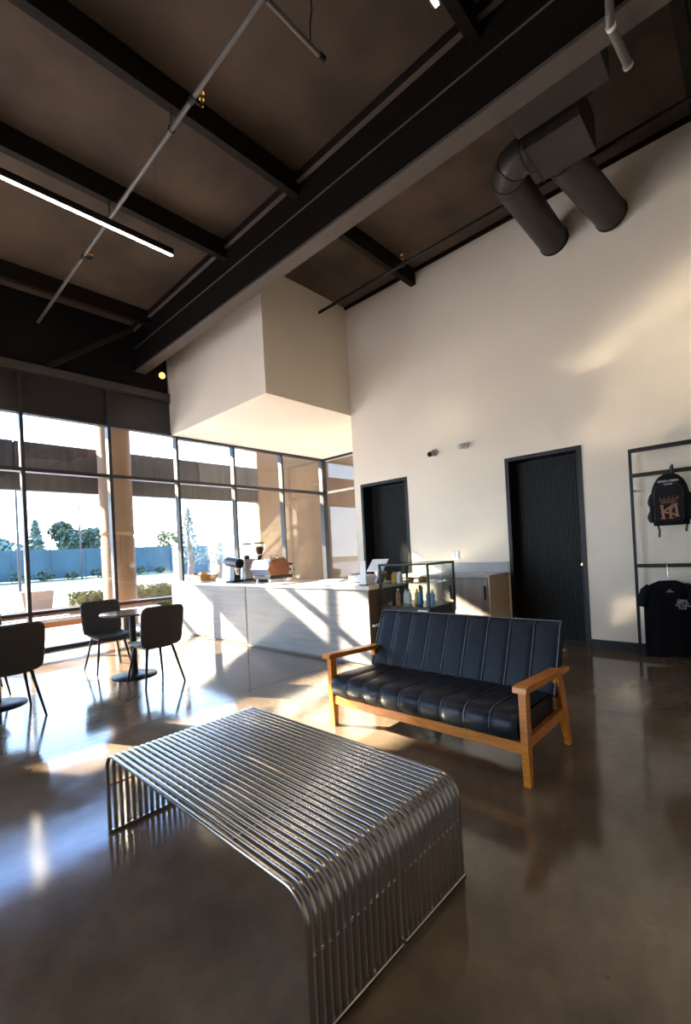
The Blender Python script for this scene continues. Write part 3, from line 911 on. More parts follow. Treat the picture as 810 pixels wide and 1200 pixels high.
# basket
t = thing('snack_basket', 'wicker basket of snacks at the window end of the counter', 'basket', (4.33, 7.72, CT))
b = MB()
for k in range(5):
    z = 0.0112+k*0.022; gsc = 0.15+0.008*k
    pts = [(gsc*1.0*cx_, gsc*1.25*cy_, z) for cx_, cy_ in ((-1, -1), (1, -1), (1, 1), (-1, 1), (-1, -1))]
    b.tube(pts, 0.011, n=6, caps=False)
b.box(-0.14, 0.14, -0.18, 0.18, 0.0, 0.008)
b.build('basket_body', M_WICK, t)
snk = [M_YEL, M_LEAF2, M_BAKE, M_YEL, M_BPLAS, M_BAKE]
lbls = ['golden snack packet at the front left of the basket', 'lime green snack packet in the wicker basket', 'brown snack packet in the middle of the basket', 'golden snack packet at the back of the basket', 'black snack packet leaning on top of the basket', 'brown snack packet at the window side of the basket']
for k in range(6):
    x = -0.07+0.14*(k % 2); y = -0.11+0.11*(k//2)
    o = MB().grid(lambda u, v: (0.05*(u*2-1), 0.012*math.sin(PI*u)*math.sin(PI*v), 0.14*v), 6, 6).grid(lambda u, v: (0.05*(u*2-1), -0.012*math.sin(PI*u)*math.sin(PI*v), 0.14*v), 6, 6)
    ob = o.build('snack_packet', snk[k], None, (4.33+x, 7.72+y, CT+0.012), (0.5*(k % 3-1)*0.5, 0.25, 0.9*k))
    tag(ob, lbls[k], 'snack', 'snack packets in the wicker basket')

# point of sale
t = thing('receipt_printer', 'white receipt printer box on the counter end', 'printer', (4.20, 3.70, CT))
MB().box(-0.10, 0.10, -0.18, 0.12, 0.0, 0.115, 0.012).build('body', M_WHITE, t)
MB().box(-0.104, -0.10, -0.06, 0.06, 0.022, 0.03).build('paper_slot', M_BPLAS, t)
MB().box(-0.05, 0.05, 0.0, 0.10, 0.115, 0.128).build('lid', M_BPLAS, t)
t = thing('tablet_stand', 'tablet till tilted on a white stand by the display case', 'tablet', (4.42, 3.58, CT))
MB().box(-0.09, 0.09, -0.12, 0.12, 0, 0.015, 0.006).build('base', M_WHITE, t)
MB().bar((0.03, 0, 0.015), (-0.01, 0, 0.19), 0.14, 0.02, up=(1, 0, 0)).build('stand', M_WHITE, t)
tb = MB().box(-0.008, 0.008, -0.13, 0.13, -0.10, 0.10, 0.005).build('tablet', M_WHITE, t, (-0.02, 0, 0.215), (0, 0.75, 0))
MB().box(0.008, 0.010, -0.118, 0.118, -0.088, 0.088).build('screen', mat('dark_screen', (0.01, 0.01, 0.012), 0.1), tb)
t = thing('card_reader', 'dark card terminal propped on the counter end', 'card reader', (4.2, 3.42, CT+0.012))
MB().box(-0.07, 0.07, -0.02, 0.02, 0, 0.16, 0.006).build('body', M_GREYP, t, (0, 0, 0), (0.5, 0, 0))
MB().box(-0.06, 0.06, -0.022, -0.0201, 0.02, 0.14).build('screen', M_BPLAS, t, (0, 0, 0), (0.5, 0, 0))
t = thing('menu_card', 'white upright menu card at the counter front corner', 'sign', (4.02, 3.50, CT))
MB().box(-0.02, 0.02, -0.045, 0.045, 0, 0.01).build('foot', M_BPLAS, t)
MB().box(-0.004, 0.004, -0.042, 0.042, 0.01, 0.285).build('card', M_WHITE, t)
t = thing('paper_stack', 'low stack of white paper lying on the counter', 'paper', (4.45, 4.45, CT))
for k in range(4):
    MB().box(-0.11, 0.11, -0.15, 0.15, k*0.006, k*0.006+0.005).build('sheet', M_WHITE, t, (0, 0, 0), (0, 0, 0.1*k))
t = thing('tray', 'small black tray lying behind the paper stack', 'tray', (4.5, 4.05, CT))
MB().lathe([(0.10, 0), (0.12, 0.012), (0.125, 0.022), (0.118, 0.022), (0.10, 0.008), (0.02, 0.006)], n=24).build('dish', M_BPLAS, t)

# ================================================================== DISPLAY CASE
t = thing('display_stand', 'low dark cabinet under the glass display case', 'cabinet', (4.11, 2.66, 0))
MB().box(0.0, 0.53, 0.0, 0.66, 0.0, 0.598, 0.004).build('body', M_CEND, t)
for y in (0.01, 0.335):
    dd = MB().box(-0.016, -0.001, y, y+0.315, 0.03, 0.59).build('door', M_CEND, t)
    MB().box(-0.03, -0.016, y+0.27 if y < 0.2 else y+0.03, y+0.285 if y < 0.2 else y+0.045, 0.30, 0.42).build('handle', M_BLK, dd)
t = thing('display_case', 'glass countertop display case with black frame beside the counter', 'display case', (4.10, 2.655, 0.60))
DW, DD, DHt = 0.675, 0.555, 0.57
MB().box(0, DD, 0, DW, 0.0, 0.095, 0.004).build('base', M_BPLAS, t)
fr = 0.022
for x in (0, DD-fr):
    for y in (0, DW-fr):
        MB().box(x, x+fr, y, y+fr, 0.095, DHt).build('post', M_BPLAS, t)
for z in (DHt-fr,):
    MB().box(0, fr, fr, DW-fr, z, DHt).build('top_rail', M_BPLAS, t)
    MB().box(DD-fr, DD, fr, DW-fr, z, DHt).build('top_rail', M_BPLAS, t)
    MB().box(fr, DD-fr, 0, fr, z, DHt).build('top_rail', M_BPLAS, t)
    MB().box(fr, DD-fr, DW-fr, DW, z, DHt).build('top_rail', M_BPLAS, t)
MB().box(fr, DD-fr, fr, DW-fr, DHt-0.010, DHt-0.004).build('top_pane', M_GLASS2, t)
MB().box(0.006, 0.011, fr, DW-fr, 0.095, DHt-fr).build('pane', M_GLASS2, t)
MB().box(fr, DD-fr, 0.006, 0.011, 0.095, DHt-fr).build('pane', M_GLASS2, t)
MB().box(fr, DD-fr, DW-0.011, DW-0.006, 0.095, DHt-fr).build('pane', M_GLASS2, t)
MB().box(DD-0.012, DD-0.006, fr, DW-fr, 0.095, DHt-fr).build('pane', M_GLASS2, t)
MB().box(0.04, DD-0.04, 0.025, DW-0.025, 0.34, 0.346).build('glass_shelf', M_GLASS2, t)
for y in (0.015, DW-0.015):
    for z in (0.05, DHt-0.012):
        MB().cyl((-0.004, y, z), (0.0, y, z), 0.012, n=12).build('cap_bolt', M_CHROME, t)
lb = MB().box(-0.003, 0.0, 0.03, 0.15, 0.03, 0.065).build('label_plate', M_WHITE, t)
place_text('label_print', text_mesh('label_print', 'L     A', 0.03, M_GREYP, 0.0003), lb, (-0.0035, 0.09, 0.047))
MB().box(DD-0.10, DD-0.03, -0.004, 0.0, 0.01, 0.085).build('vent_plate', M_STEEL2, t)
def bottle(loc, m, cap, label, h=0.17, r=0.03):
    t = thing('drink_bottle', label, 'bottle', loc, group='drink bottles in the display case')
    MB().lathe([(r*0.9, 0), (r, 0.006), (r, h*0.62), (r*0.8, h*0.74), (r*0.38, h*0.84), (r*0.36, h*0.92)], n=14).build('bottle_body', m, t)
    MB().lathe([(r*0.44, h*0.92), (r*0.44, h), (r*0.3, h*1.005)], n=12).build('cap', cap, t)
zb = 0.695+0.001
cols = [(M_BLUE, M_WHITE, 'blue bottle nearest the case corner'), (M_BLUE, M_BPLAS, 'blue bottle with black cap, second from the case corner'),
        (M_BLUE, M_BLUE, 'all blue bottle, third from the case corner'), (M_YEL, M_YEL, 'yellow bottle in the middle of the case'),
        (M_WHITE, M_BPLAS, 'white bottle left of the yellow one in the case'), (M_WHITE, M_BLUE, 'white bottle with blue cap at the left of the case'),
        (M_BAKE, M_WHITE, 'brown bottle at the far left of the case')]
for k, (m_, c_, l_) in enumerate(cols):
    bottle((4.10+0.20+0.05*(k % 2), 2.655+0.09+0.078*k, zb), m_, c_, l_)
zs_ = 0.60+0.3465
tag(MB().box(4.20, 4.50, 2.78, 3.10, zs_, zs_+0.012, 0.003).build('pastry_tray', M_STEEL2), 'steel pastry tray on the upper shelf of the display case', 'tray')
pl = ['round brown pastry at the near end of the steel tray', 'round brown pastry at the back of the steel tray', 'round brown pastry at the far front of the steel tray']
for k, (dx, dy) in enumerate(((4.28, 2.85), (4.40, 2.93), (4.28, 3.02))):
    o = MB().lathe([(0.03, 0), (0.048, 0.01), (0.05, 0.025), (0.03, 0.045), (0.008, 0.05)], n=16).build('pastry', M_BAKE, None, (dx, dy, zs_+0.0125))
    tag(o, pl[k], 'pastry', 'pastries in the display case')
for k, (m_, y, l_) in enumerate(((M_WHITE, 3.18, 'white carton on the upper shelf of the case'), (M_YEL, 3.25, 'yellow carton on the upper shelf of the case'))):
    tag(MB().prism([(-0.03, 0), (0.03, 0), (0.03, 0.09), (0, 0.12), (-0.03, 0.09)], y-0.025, y+0.025, 'y').build('drink_carton', m_, None, (4.3, 0, zs_+0.0005)), l_, 'carton', 'cartons in the display case')

# ================================================================== BACK COUNTER
t = thing('back_cabinet', 'taupe wood-grain cabinet against the wall between the doors', 'cabinet', (5.50, 2.64, 0))
CWd = 4.18-2.64
MB().box(0.02, XW-5.5-0.002, 0.025, CWd, 0.08, 0.905).build('carcass', M_CEND, t)
MB().box(0.0, XW-5.5-0.002, 0.0, 0.024, 0.0, 0.905).build('end_panel', M_PALEW, t)
for k in range(3):
    y = 0.03+k*(CWd-0.03)/3
    dd = MB().box(0.0, 0.019, y+0.003, y+(CWd-0.03)/3-0.003, 0.09, 0.90).build('door', M_GWOOD, t)
    MB().box(-0.02, 0.0, y+0.03, y+0.045, 0.62, 0.80).build('handle', M_BLK, dd)
MB().box(0.06, XW-5.5-0.002, 0.025, CWd, 0.0, 0.08).build('plinth', M_BLK, t)
t = thing('back_worktop', 'grey stone worktop with upstand between the two doors', 'worktop', (5.48, 2.63, 0.906))
MB().box(0, XW-5.48-0.002, 0, CWd+0.01, 0, 0.035, 0.003).build('slab', mat('grey_quartz', (0.42, 0.42, 0.43), 0.3), t)
MB().box(XW-5.48-0.022, XW-5.48-0.002, 0, CWd+0.01, 0.035, 0.175).build('upstand', mat('grey_quartz', (0.42, 0.42, 0.43), 0.3), t)

# wall fittings
t = thing('security_camera', 'black lensed dome camera on the wall above the display case', 'camera', (XW, 3.70, 2.785), group='wall security cameras')
MB().cyl((0, 0, 0), (-0.03, 0, 0), 0.055, n=20).build('mount', M_GREYP, t)
MB().cyl((-0.03, 0, 0), (-0.11, 0.03, -0.03), 0.042, n=18).build('body', M_GREYP, t)
MB().lathe([(0.040, 0.0), (0.038, -0.015), (0.028, -0.03), (0.012, -0.038), (0.002, -0.04)], (-0.108, 0.03, -0.03), 16, 'x').build('lens', M_BLK, t)
t = thing('security_camera', 'pale grey bullet camera on the wall left of the tall door', 'camera', (XW, 3.18, 2.79), group='wall security cameras')
MB().cyl((0, 0, 0), (-0.03, 0, 0), 0.05, n=20).build('mount', M_WHITE, t)
MB().cyl((-0.03, 0, 0), (-0.12, 0.04, -0.02), 0.042, n=18).build('body', M_WHITE, t)
MB().cyl((-0.12, 0.04, -0.02), (-0.128, 0.044, -0.022), 0.038, n=18).build('lens', M_GREYP, t)
t = thing('light_switch', 'white double light switch above the back worktop', 'switch', (XW, 3.43, 1.20))
MB().box(-0.008, 0, -0.06, 0.06, -0.06, 0.06, 0.003).build('plate', M_WHITE, t)
for y in (-0.028, 0.028):
    MB().box(-0.014, -0.008, y-0.016, y+0.016, -0.033, 0.033).build('rocker', M_WHITE, t)

# ================================================================== CLOTHES RAIL, BACKPACK, SHIRTS
RX = 5.93
t = thing('clothes_rail', 'black steel wall rail frame at the right edge', 'clothes rail', (RX, 1.10, 0))
def rail_post(y):
    MB().box(-0.014, 0.014, y-0.014, y+0.014, 0.0, 2.32).build('post', M_BLK, t)
    for z in (1.0, 1.86):
        MB().cyl((0.014, y, z), (XW-RX-0.001, y, z), 0.008, n=8).build('wall_strut', M_BLK, t)
rail_post(0.0); rail_post(-1.75)
for z, h in ((2.30, 0.045), (2.02, 0.042), (1.012, 0.04)):
    MB().box(-0.015, 0.015, -1.735, -0.015, z-h/2, z+h/2).build('cross_bar', M_BLK, t)

# backpack (front faces -X, local y = world y)
t = thing('backpack', 'black backpack with copper crown monogram hanging on the rail', 'backpack', (RX-0.03, 0.735, 1.44))
BH_, BW_ = 0.54, 0.165
def pack(u, v):
    # u around 0..1, v up 0..1
    z = BH_*v
    hw = BW_*(1.0 if v < 0.55 else math.sqrt(max(0.0, 1-((v-0.55)/0.47)**2.6)))
    hw *= 0.93+0.07*math.sin(PI*min(1, v*1.2))
    dp = 0.085*(min(1, v/0.08)**0.5)*(1.0 if v < 0.6 else math.sqrt(max(0, 1-((v-0.6)/0.42)**2.2)))+0.004
    a = 2*PI*u
    c, s = math.cos(a), math.sin(a)
    k = 0.55
    return (-0.10+dp*math.copysign(abs(c)**k, c), hw*math.copysign(abs(s)**k, s), z)
m = MB().grid(pack, 32, 18); m._add([pack(i/32, 0) for i in range(32)], [tuple(range(32))]); m._add([pack(i/32, 1) for i in range(32)], [tuple(range(32))])
body = m.build('bag_body', M_BPACK, t)
# front panel seam and zip line
z_pts = []
for k in range(17):
    a = PI*k/16
    z_pts.append((-0.188, -0.125*math.cos(a), 0.30+0.145*math.sin(a)**0.8))
MB().tube([(-0.189, -0.125, 0.06)]+z_pts+[(-0.189, 0.125, 0.06)], 0.004, n=6).build('zip_seam', M_BPLAS, body)
# front pocket slab
MB().prism([(-0.12, 0.045), (0.12, 0.045), (0.128, 0.20), (0.12, 0.31), (-0.12, 0.31), (-0.128, 0.20)], -0.196, -0.180, 'x').build('front_pocket', M_BPACK, t)
for sy in (-1, 1):
    def pocket(u, v, sy=sy):
        a = PI*u
        bul = 0.055*(0.55+0.45*math.sin(PI*min(1, v*1.4)))
        return (-0.10+0.075*math.cos(a), sy*(BW_-0.012+bul*math.sin(a)), 0.035+0.17*v+0.02*(1-math.sin(a)))
    MB().grid(pocket, 10, 8).build('side_pocket', M_BPACK, t)
    def pocket2(u, v, sy=sy):
        a = PI*u
        bul = 0.045*math.sin(PI*(0.15+0.8*v))
        return (-0.10+0.06*math.cos(a), sy*(BW_-0.01+bul*math.sin(a)), 0.19+0.15*v)
    MB().grid(pocket2, 10, 8).build('side_pouch', M_BPACK, t)
    MB().tube([(-0.03, sy*0.13, 0.02), (-0.035, sy*0.115, -0.05), (-0.03, sy*0.12, -0.12 if sy > 0 else -0.07)], 0.011, n=6).build('strap_tail', M_BPLAS, t)
MB().tube([(-0.05, 0.17, 0.36), (-0.05, 0.19, 0.345), (-0.05, 0.205, 0.30)], 0.012, n=6).build('strap_webbing', M_WHITE, t)
MB().tube([(-0.09, -0.03, 0.515), (-0.06, -0.028, 0.60), (0.015, -0.018, 0.645), (0.06, 0.0, 0.632), (0.062, 0.0, 0.60)], 0.011, n=8).build('hang_loop', M_BPLAS, t)
for bdy, sz, z, mm, tl in (('KINGS CREW', 0.030, 0.458, M_PRINT, 0.0), ('COFFEE', 0.022, 0.425, M_PRINT, 0.0)):
    place_text('lettering', text_mesh('lettering', bdy, sz, mm, 0.001), body, (-0.1905+0.012*(z > 0.45), 0.0, z))
# monogram: K and A sharing strokes, under a crown
lg = MB()
LX = -0.1985
def stroke(a, b, w):
    lg.bar((LX, a[0], a[1]), (LX, b[0], b[1]), w, 0.002, up=(1, 0, 0))
def st(x0, z0, x1, z1, w=0.016): stroke((-x0, z0), (-x1, z1), w)   # picture coordinates: x right
st(-0.062, 0.205, -0.050, 0.075, 0.022); st(0.058, 0.205, 0.068, 0.085, 0.018)
st(-0.075, 0.072, -0.028, 0.072, 0.010); st(0.046, 0.088, 0.086, 0.088, 0.010)
st(-0.052, 0.142, 0.028, 0.200, 0.015); st(-0.052, 0.142, 0.060, 0.105, 0.017)
st(0.062, 0.208, -0.004, 0.150, 0.012); st(0.012, 0.175, 0.012, 0.075, 0.020)
st(-0.008, 0.072, 0.034, 0.072, 0.010); st(-0.078, 0.208, -0.046, 0.208, 0.010); st(0.02, 0.212, 0.075, 0.216, 0.010)
lg.build('monogram', M_COPPER, t)
lg = MB()
st(-0.068, 0.232, 0.062, 0.240, 0.010); st(-0.070, 0.246, 0.066, 0.254, 0.006)
for k in range(5):
    x = -0.07+0.034*k
    st(x, 0.252+0.002*k, x-0.006+0.003*k, 0.292+0.002*k, 0.006)
    st(x, 0.252+0.002*k, x+0.017, 0.275+0.002*k, 0.004); st(x+0.017, 0.275+0.002*k, x+0.034 if k < 4 else x+0.02, 0.254+0.002*k, 0.004)
lg.build('crown', mat('dim_copper_print', (0.20, 0.085, 0.045), 0.6), t)

def tshirt(loc, rz, label, text):
    t = thing('t_shirt', label, 't-shirt', loc, rz, group='black t-shirts on the clothes rail')
    # local: front faces -X, z=0 at hem
    HH = 0.80
    def tors(u, v):
        z = HH*v
        hw = 0.235
        if v < 0.7: hw = 0.232+0.012*(0.7-v)
        elif v < 0.93: hw = 0.232-0.02*((v-0.7)/0.23)
        else: hw = 0.212-0.135*((v-0.93)/0.07)
        dp = 0.035+0.012*math.sin(v*3)
        if v > 0.9: dp *= max(0.25, 1-(v-0.9)/0.1*0.75)
        a = 2*PI*u
        c, s = math.cos(a), math.sin(a)
        x = dp*math.copysign(abs(c)**0.7, c)
        y = hw*math.copysign(abs(s)**0.55, s)
        x += 0.010*math.sin(y*38+1.0)*(1-v)*1.4
        return (x, y, z)
    m = MB().grid(tors, 48, 24)
    m._add([tors(i/48, 1) for i in range(48)], [tuple(range(48))])
    m.build('torso', M_SHIRT, t)
    for s in (-1, 1):
        MB().tube([(0, s*0.165, 0.740), (0, s*0.212, 0.69), (0, s*0.236, 0.61), (0, s*0.248, 0.53)], [0.040, 0.052, 0.050, 0.048], n=14).build('sleeve', M_SHIRT, t)
    MB().tube([(-0.024+0.02*abs(k)/8*2, 0.085*k/8, 0.795-0.055*(1-(k/8)**2)) for k in range(-8, 9)], 0.008, n=6).build('collar', M_SHIRT, t)
    if text:
        for k, (s_, ox) in enumerate((('KINGS', 0), ('BEST OF', 0.004), ('ALL WITH', 0.002), ('CLUB', -0.004))):
            place_text('chest_print', text_mesh('chest_print', s_, 0.031, M_PRINT, 0.0008), t, (-0.062, -0.105-ox, 0.59-k*0.026), -0.12)
        place_text('neck_print', text_mesh('neck_print', 'AA', 0.022, M_PRINT, 0.0008), t, (-0.044, 0.0, 0.70))
        MB().box(-0.0452, -0.0445, -0.035, 0.035, 0.682, 0.686).build('neck_print', M_PRINT, t)
    return t
tshirt((5.80, 0.80, 0.06), 0.55, 'black t-shirt with white chest print hanging on the lower rail', True)
tshirt((5.88, 0.36, 0.10), 0.45, 'plain black t-shirt partly hidden behind the printed one', False)
def hanger(loc, rz, label, zt):
    t = thing('coat_hanger', label, 'hanger', loc, rz, group='white hangers on the lower rail')
    MB().tube([(0, 0.19, -0.02), (0, 0.09, 0.03), (0, 0.0, 0.06), (0, -0.09, 0.03), (0, -0.19, -0.02)], 0.005, n=6).build('shoulder_bar', M_WHITE, t)
    MB().tube([(0, 0, 0.06), (0, 0.0, 0.10), (0.02, 0, zt-0.03)]+[(0.13*0+0.02+0.05*(1-math.cos(a))/1.0, 0, zt-0.03+0.05*math.sin(a)) for a in (0.4, 0.9, 1.5, 2.1, 2.7)], 0.004, n=6).build('hook', M_CHROME, t)
hanger((5.87, 0.80, 0.82), 0.3, 'white hanger holding the printed t-shirt', 0.205)
hanger((5.905, 0.36, 0.86), 0.3, 'white hanger holding the plain t-shirt', 0.165)

# ================================================================== OUTSIDE
tag(MB().box(-60, 60, YW+0.1, 26, -0.25, -0.02).box(-60, XL-0.2, -40, YW+0.1, -0.25, -0.02).build('pavement', M_PAVE), 'pale sunlit pavement outside the window', 'pavement', kind='structure')
tag(MB().box(-60, 90, 26, 39, -0.25, -0.04).build('road', M_ROAD), 'grey road beyond the pavement', 'road', kind='structure')
tag(MB().box(-60, 120, 39, 160, -0.25, 0.0).build('lawn', M_GRASS), 'green lawn strip in front of the teal fence', 'lawn', kind='structure')
t = thing('canopy_beam', 'weathered concrete canopy beam spanning outside the window wall', 'canopy', (0, 10.85, 0))
MB().box(-14, 7.98, 0.05, 0.22, 2.90, 3.86).build('core', M_CONC2, t)
for k, (a, b, m_) in enumerate(((-14, -8.2, M_CONC2), (-8.18, -2.5, M_CONC), (-2.48, 2.1, M_CONC2), (2.12, 4.9, M_CONC2), (4.92, 6.1, M_CONC2), (6.12, 8.0, M_CONC))):
    MB().box(a, b, 0.0, 0.05, 3.25, 3.88).build('fascia_panel', m_, t)
t = thing('added_eave', 'added unseen roof overhang cutting the high sun above the window wall', 'roof', (0, YW+0.2, 4.6), kind='structure')  # out of view; added and sized to stop the higher sun rays
MB().box(-5.2, 12, 0.01, 1.8, 0, 0.25).build('sun_cut_slab', M_TAN, t)
t = thing('round_column', 'round tan stucco column outside the window', 'column', (3.86, 10.46, -0.02))
prof = [(0.335, 0), (0.335, 1.90), (0.32, 1.915), (0.32, 1.97), (0.345, 1.98), (0.345, 2.04), (0.335, 2.05), (0.335, 4.615)]
MB().lathe(prof, n=40).build('shaft', M_TAN, t)
t = thing('tan_wing_wall', 'tan stucco wing wall of the neighbouring unit outside the corner window', 'wall', (8.0, 10.88, -0.02), kind='structure')
MB().box(0, 7.0, 0, 0.6, 0, 6.5).build('wall_mass', M_TAN, t)
MB().box(0, 7.0, -0.03, 0.0, 3.22, 3.88).build('fascia_band', M_TAN, t)
MB().box(0, 7.0, -0.02, 0.0, 2.02, 2.10).build('reveal_band', M_TAN, t)
MB().box(2.6, 7.0, -9.0, -0.04, 0, 6.5).build('wall_mass', M_TAN, t)

t = thing('outdoor_bench', 'long orange wooden bench with pale seat outside the window', 'bench', (0, 9.05, -0.02))
MB().box(-1.0, 4.1, 0.0, 0.40, 0.40, 0.455).build('seat_slab', mat('pale_concrete', (0.6, 0.58, 0.56), 0.7), t)
MB().box(-1.0, 4.1, 0.03, 0.07, 0.30, 0.395).build('apron', M_BENCHW, t)
MB().box(-1.0, 4.1, 0.40, 0.44, 0.47, 0.60).build('back_plank', M_BENCHW, t)
for x in (-0.7, 1.3, 3.4):
    MB().box(x, x+0.12, 0.08, 0.42, 0.0, 0.40).build('bench_leg', M_BLK, t)
    MB().box(x+0.03, x+0.07, 0.44, 0.46, 0.30, 0.60).build('bracket', M_BLK, t)
t = thing('planter', 'tan square planter tub on the pavement', 'planter', (3.55, 16.3, -0.02))
MB().prism([(-0.34, 0), (0.34, 0), (0.42, 0.62), (-0.42, 0.62)], -0.35, 0.35, 'y').build('tub', M_TAN, t)
MB().box(-0.36, 0.36, -0.32, 0.32, 0.55, 0.625).build('soil', M_BARK, t)

def leaf_cloud(n, fn, size, rng):
    """n small leaf quads at points fn() with random orientation"""
    m = MB()
    for _ in range(n):
        p = Vector(fn())
        a = Vector((rng.gauss(0, 1), rng.gauss(0, 1), rng.gauss(0, 1))).normalized()
        b = a.orthogonal().normalized()
        c = a.cross(b)
        s = size*rng.uniform(0.6, 1.3)
        m._add([p-b*s, p+c*s*0.5, p+b*s, p-c*s*0.5], [(0, 1, 2, 3)])
    return m
def hedge(x0, x1, y0, y1, h, mm, label, n):
    rng = random.Random(int(x0*100))
    t = thing('hedge', label, 'hedge', ((x0+x1)/2, (y0+y1)/2, -0.02), group='clipped hedges on the pavement')
    hx, hy = (x1-x0)/2, (y1-y0)/2
    MB().box(-hx*0.9, hx*0.9, -hy*0.9, hy*0.9, 0.0, h*0.92).build('core', mm, t)
    def fn():
        f = rng.randrange(3); s = rng.choice((-1, 1))
        x, y, z = rng.uniform(-hx, hx), rng.uniform(-hy, hy), rng.uniform(0, h)
        if f == 0: x = s*hx*rng.uniform(0.9, 1.02)
        elif f == 1: y = -hy*rng.uniform(0.9, 1.04)
        else: z = h*rng.uniform(0.92, 1.05)
        return (x, y, z)
    o = leaf_cloud(n, fn, 0.05, rng).build('leaves', mm, t)
    o['kind'] = 'stuff'
hedge(4.75, 7.2, 12.2, 13.0, 0.68, M_LEAF2, 'clipped yellow-green hedge right of the round column', 2600)
hedge(3.6, 4.45, 12.6, 13.3, 0.62, M_LEAF2, 'small yellow hedge left of the round column', 1200)

# fence across the road
t = thing('screen_fence', 'long teal windscreen fence beyond the road', 'fence', (0, 49, 0))
x = -30.0
while x < 25:
    MB().box(x+0.04, x+2.96, -0.03, 0.0, 0.10, 2.86).build('screen_panel', M_FENCE, t)
    MB().cyl((x, 0, 0), (x, 0, 2.95), 0.04, n=8).build('post', M_FENCE, t)
    x += 3.0
t = thing('utility_box', 'blue-green utility enclosure at the fence end', 'enclosure', (19.2, 37.5, 0))
MB().box(0, 2.6, 0, 2.0, 0, 2.45).build('body', M_FENCE, t)
MB().box(-0.05, 2.65, -0.05, 2.05, 2.45, 2.52).build('lid', M_BLUEW, t)
t = thing('low_warehouse', 'pale blue low building beyond the fence end', 'building', (36, 60, 0))
MB().box(0, 40, 0, 10, 0, 3.4).build('wall', M_BLUEW, t)
for k in range(3):
    MB().box(0.0, 40, -0.15, 0.0, 0.7+k*0.95, 1.1+k*0.95).build('pale_band', M_BLDG, t)
t = thing('white_warehouse', 'white box building behind the teal fence', 'building', (27, 86, 0))
MB().box(0, 8, 0, 12, 0, 5.6).build('wall', M_BLDG, t)
MB().box(3.6, 4.6, -0.1, 0.0, 3.6, 5.2).build('sign_panel', M_BLUEW, t)
t = thing('white_warehouse', 'long low white building far behind the fence on the left', 'building', (0, 105, 0))
MB().box(0, 24, 0, 12, 0, 4.9).build('wall', M_BLDG, t)
MB().box(-0.1, 24.1, -0.1, 12.1, 4.9, 5.1).build('parapet', M_BLDG, t)

def lamp_post(x, y, label):
    t = thing('light_pole', label, 'pole', (x, y, 0), group='light poles along the road')
    MB().cyl((0, 0, 0), (0, 0, 7.2), 0.07, 0.05, n=8).build('shaft', M_ALU, t)
    MB().box(-0.4, 0.4, -0.12, 0.12, 7.2, 7.3).build('luminaire', M_GREYP, t)
lamp_post(5.6, 28.7, 'thin grey light pole at the far left window pane')
lamp_post(13.4, 45.0, 'thin grey light pole in front of the round green tree')

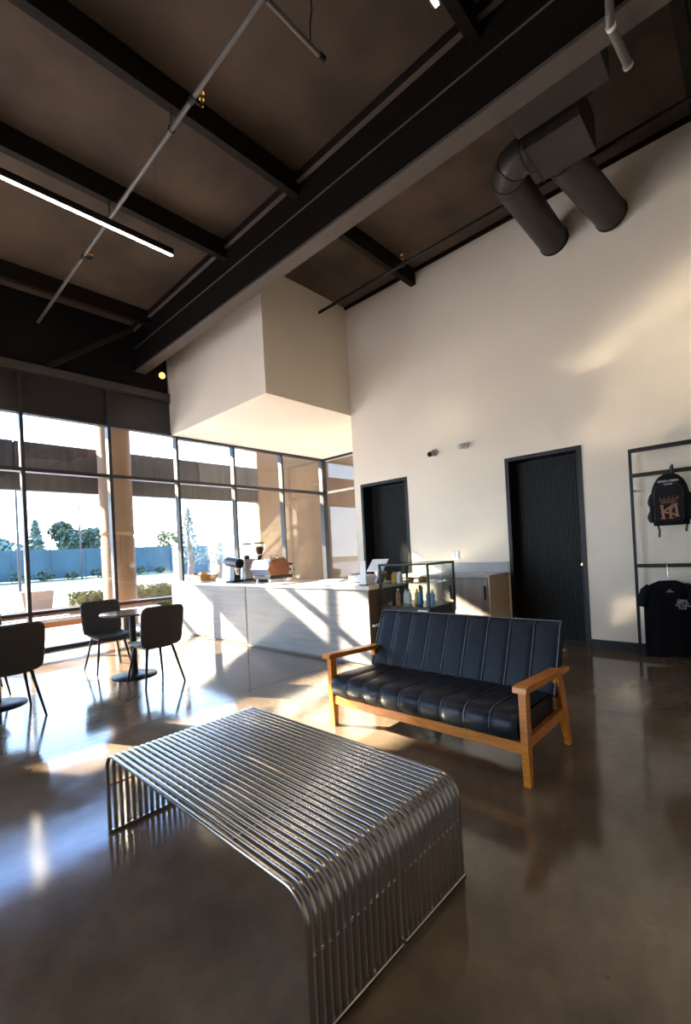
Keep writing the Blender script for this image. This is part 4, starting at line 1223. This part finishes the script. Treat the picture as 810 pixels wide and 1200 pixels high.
def tree(x, y, h, r, mm, label, n=1500, conif=False, size=0.35):
    rng = random.Random(int(x*31+y))
    t = thing('tree', label, 'tree', (x, y, 0), group='trees beyond the fence')
    MB().tube([(0, 0, 0), (0.1, 0, h*0.3), (0, 0.1, h*0.6), (0.05, 0, h*0.92)], [0.22, 0.18, 0.12, 0.03], n=8).build('trunk', M_BARK, t)
    blobs = [(rng.uniform(-0.6, 0.6)*r, rng.uniform(-0.6, 0.6)*r, h*0.62+rng.uniform(-0.18, 0.24)*h, r*rng.uniform(0.35, 0.6)) for _ in range(9)]
    def fn():
        if conif:
            v = rng.random()**0.8
            rr = r*(1-v)*(0.55+0.45*math.sin(v*40)**2)+0.05; a = rng.uniform(0, 2*PI)
            return (rr*math.cos(a)*rng.uniform(0.5, 1), rr*math.sin(a)*rng.uniform(0.5, 1), h*(0.2+0.8*v))
        bx, by, bz, br = rng.choice(blobs)
        d = Vector((rng.gauss(0, 1), rng.gauss(0, 1), rng.gauss(0, 1))).normalized()*br*rng.uniform(0.6, 1)
        return (bx+d.x, by+d.y, bz+d.z*0.8)
    o = leaf_cloud(n, fn, size, rng).build('crown', mm, t)
    o['kind'] = 'stuff'
rngs = random.Random(5)
ORD = ['leftmost', 'second', 'third', 'fourth', 'fifth', 'sixth', 'seventh', 'eighth', 'rightmost']
for k in range(9):
    rs_ = random.Random(k)
    sx = 7.0+2.1*k+rngs.uniform(-0.12, 0.12); sy = 47.2+rngs.uniform(-0.4, 0.4); sh = rngs.uniform(0.65, 1.0)
    t = thing('shrub', ('dark shrub at the foot of the teal fence, %s' % ORD[k]) + ('' if k in (0, 8) else ' from the left'), 'shrub', (sx, sy, 0), group='shrubs at the foot of the fence')
    MB().tube([(0, 0, 0), (0.03, 0, sh*0.3), (0, 0.02, sh*0.6)], [0.05, 0.04, 0.02], n=6).build('stem', M_BARK, t)
    def fs():
        d = Vector((rs_.gauss(0, 1), rs_.gauss(0, 1), rs_.gauss(0, 1))).normalized()*rs_.uniform(0.5, 1)
        return (d.x*sh*0.9, d.y*sh*0.5, sh*0.55+d.z*sh*0.5)
    o = leaf_cloud(260, fs, 0.14, rs_).build('foliage', M_LEAF, t)
    o['kind'] = 'stuff'
tree(18.3, 62, 6.8, 3.3, M_LEAF, 'broad round dark green tree behind the fence', 2600)
tree(13.8, 62, 6.6, 1.7, M_LEAF3, 'narrow upright bluish tree behind the fence', 800, True)
tree(10.6, 60, 5.6, 1.9, M_LEAF3, 'small bluish tree at the far left behind the fence', 800)
tree(31.5, 102, 8.4, 2.8, M_LEAF, 'conical green tree behind the white box building', 1200, True)
tree(26.2, 73, 6.4, 2.2, M_LEAF3, 'small tree right of the column behind the fence', 700)
tree(36.5, 76, 6.6, 2.5, M_LEAF2, 'yellow-green tree right of the white box building', 700)
tree(14.0, 26.5, 4.5, 1.1, M_LEAF3, 'thin tall young tree on the roadside beyond the counter', 380, True, 0.14)
tree(15.4, 25.5, 2.6, 1.0, M_LEAF3, 'small sparse shrub tree on the roadside', 320, False, 0.12)
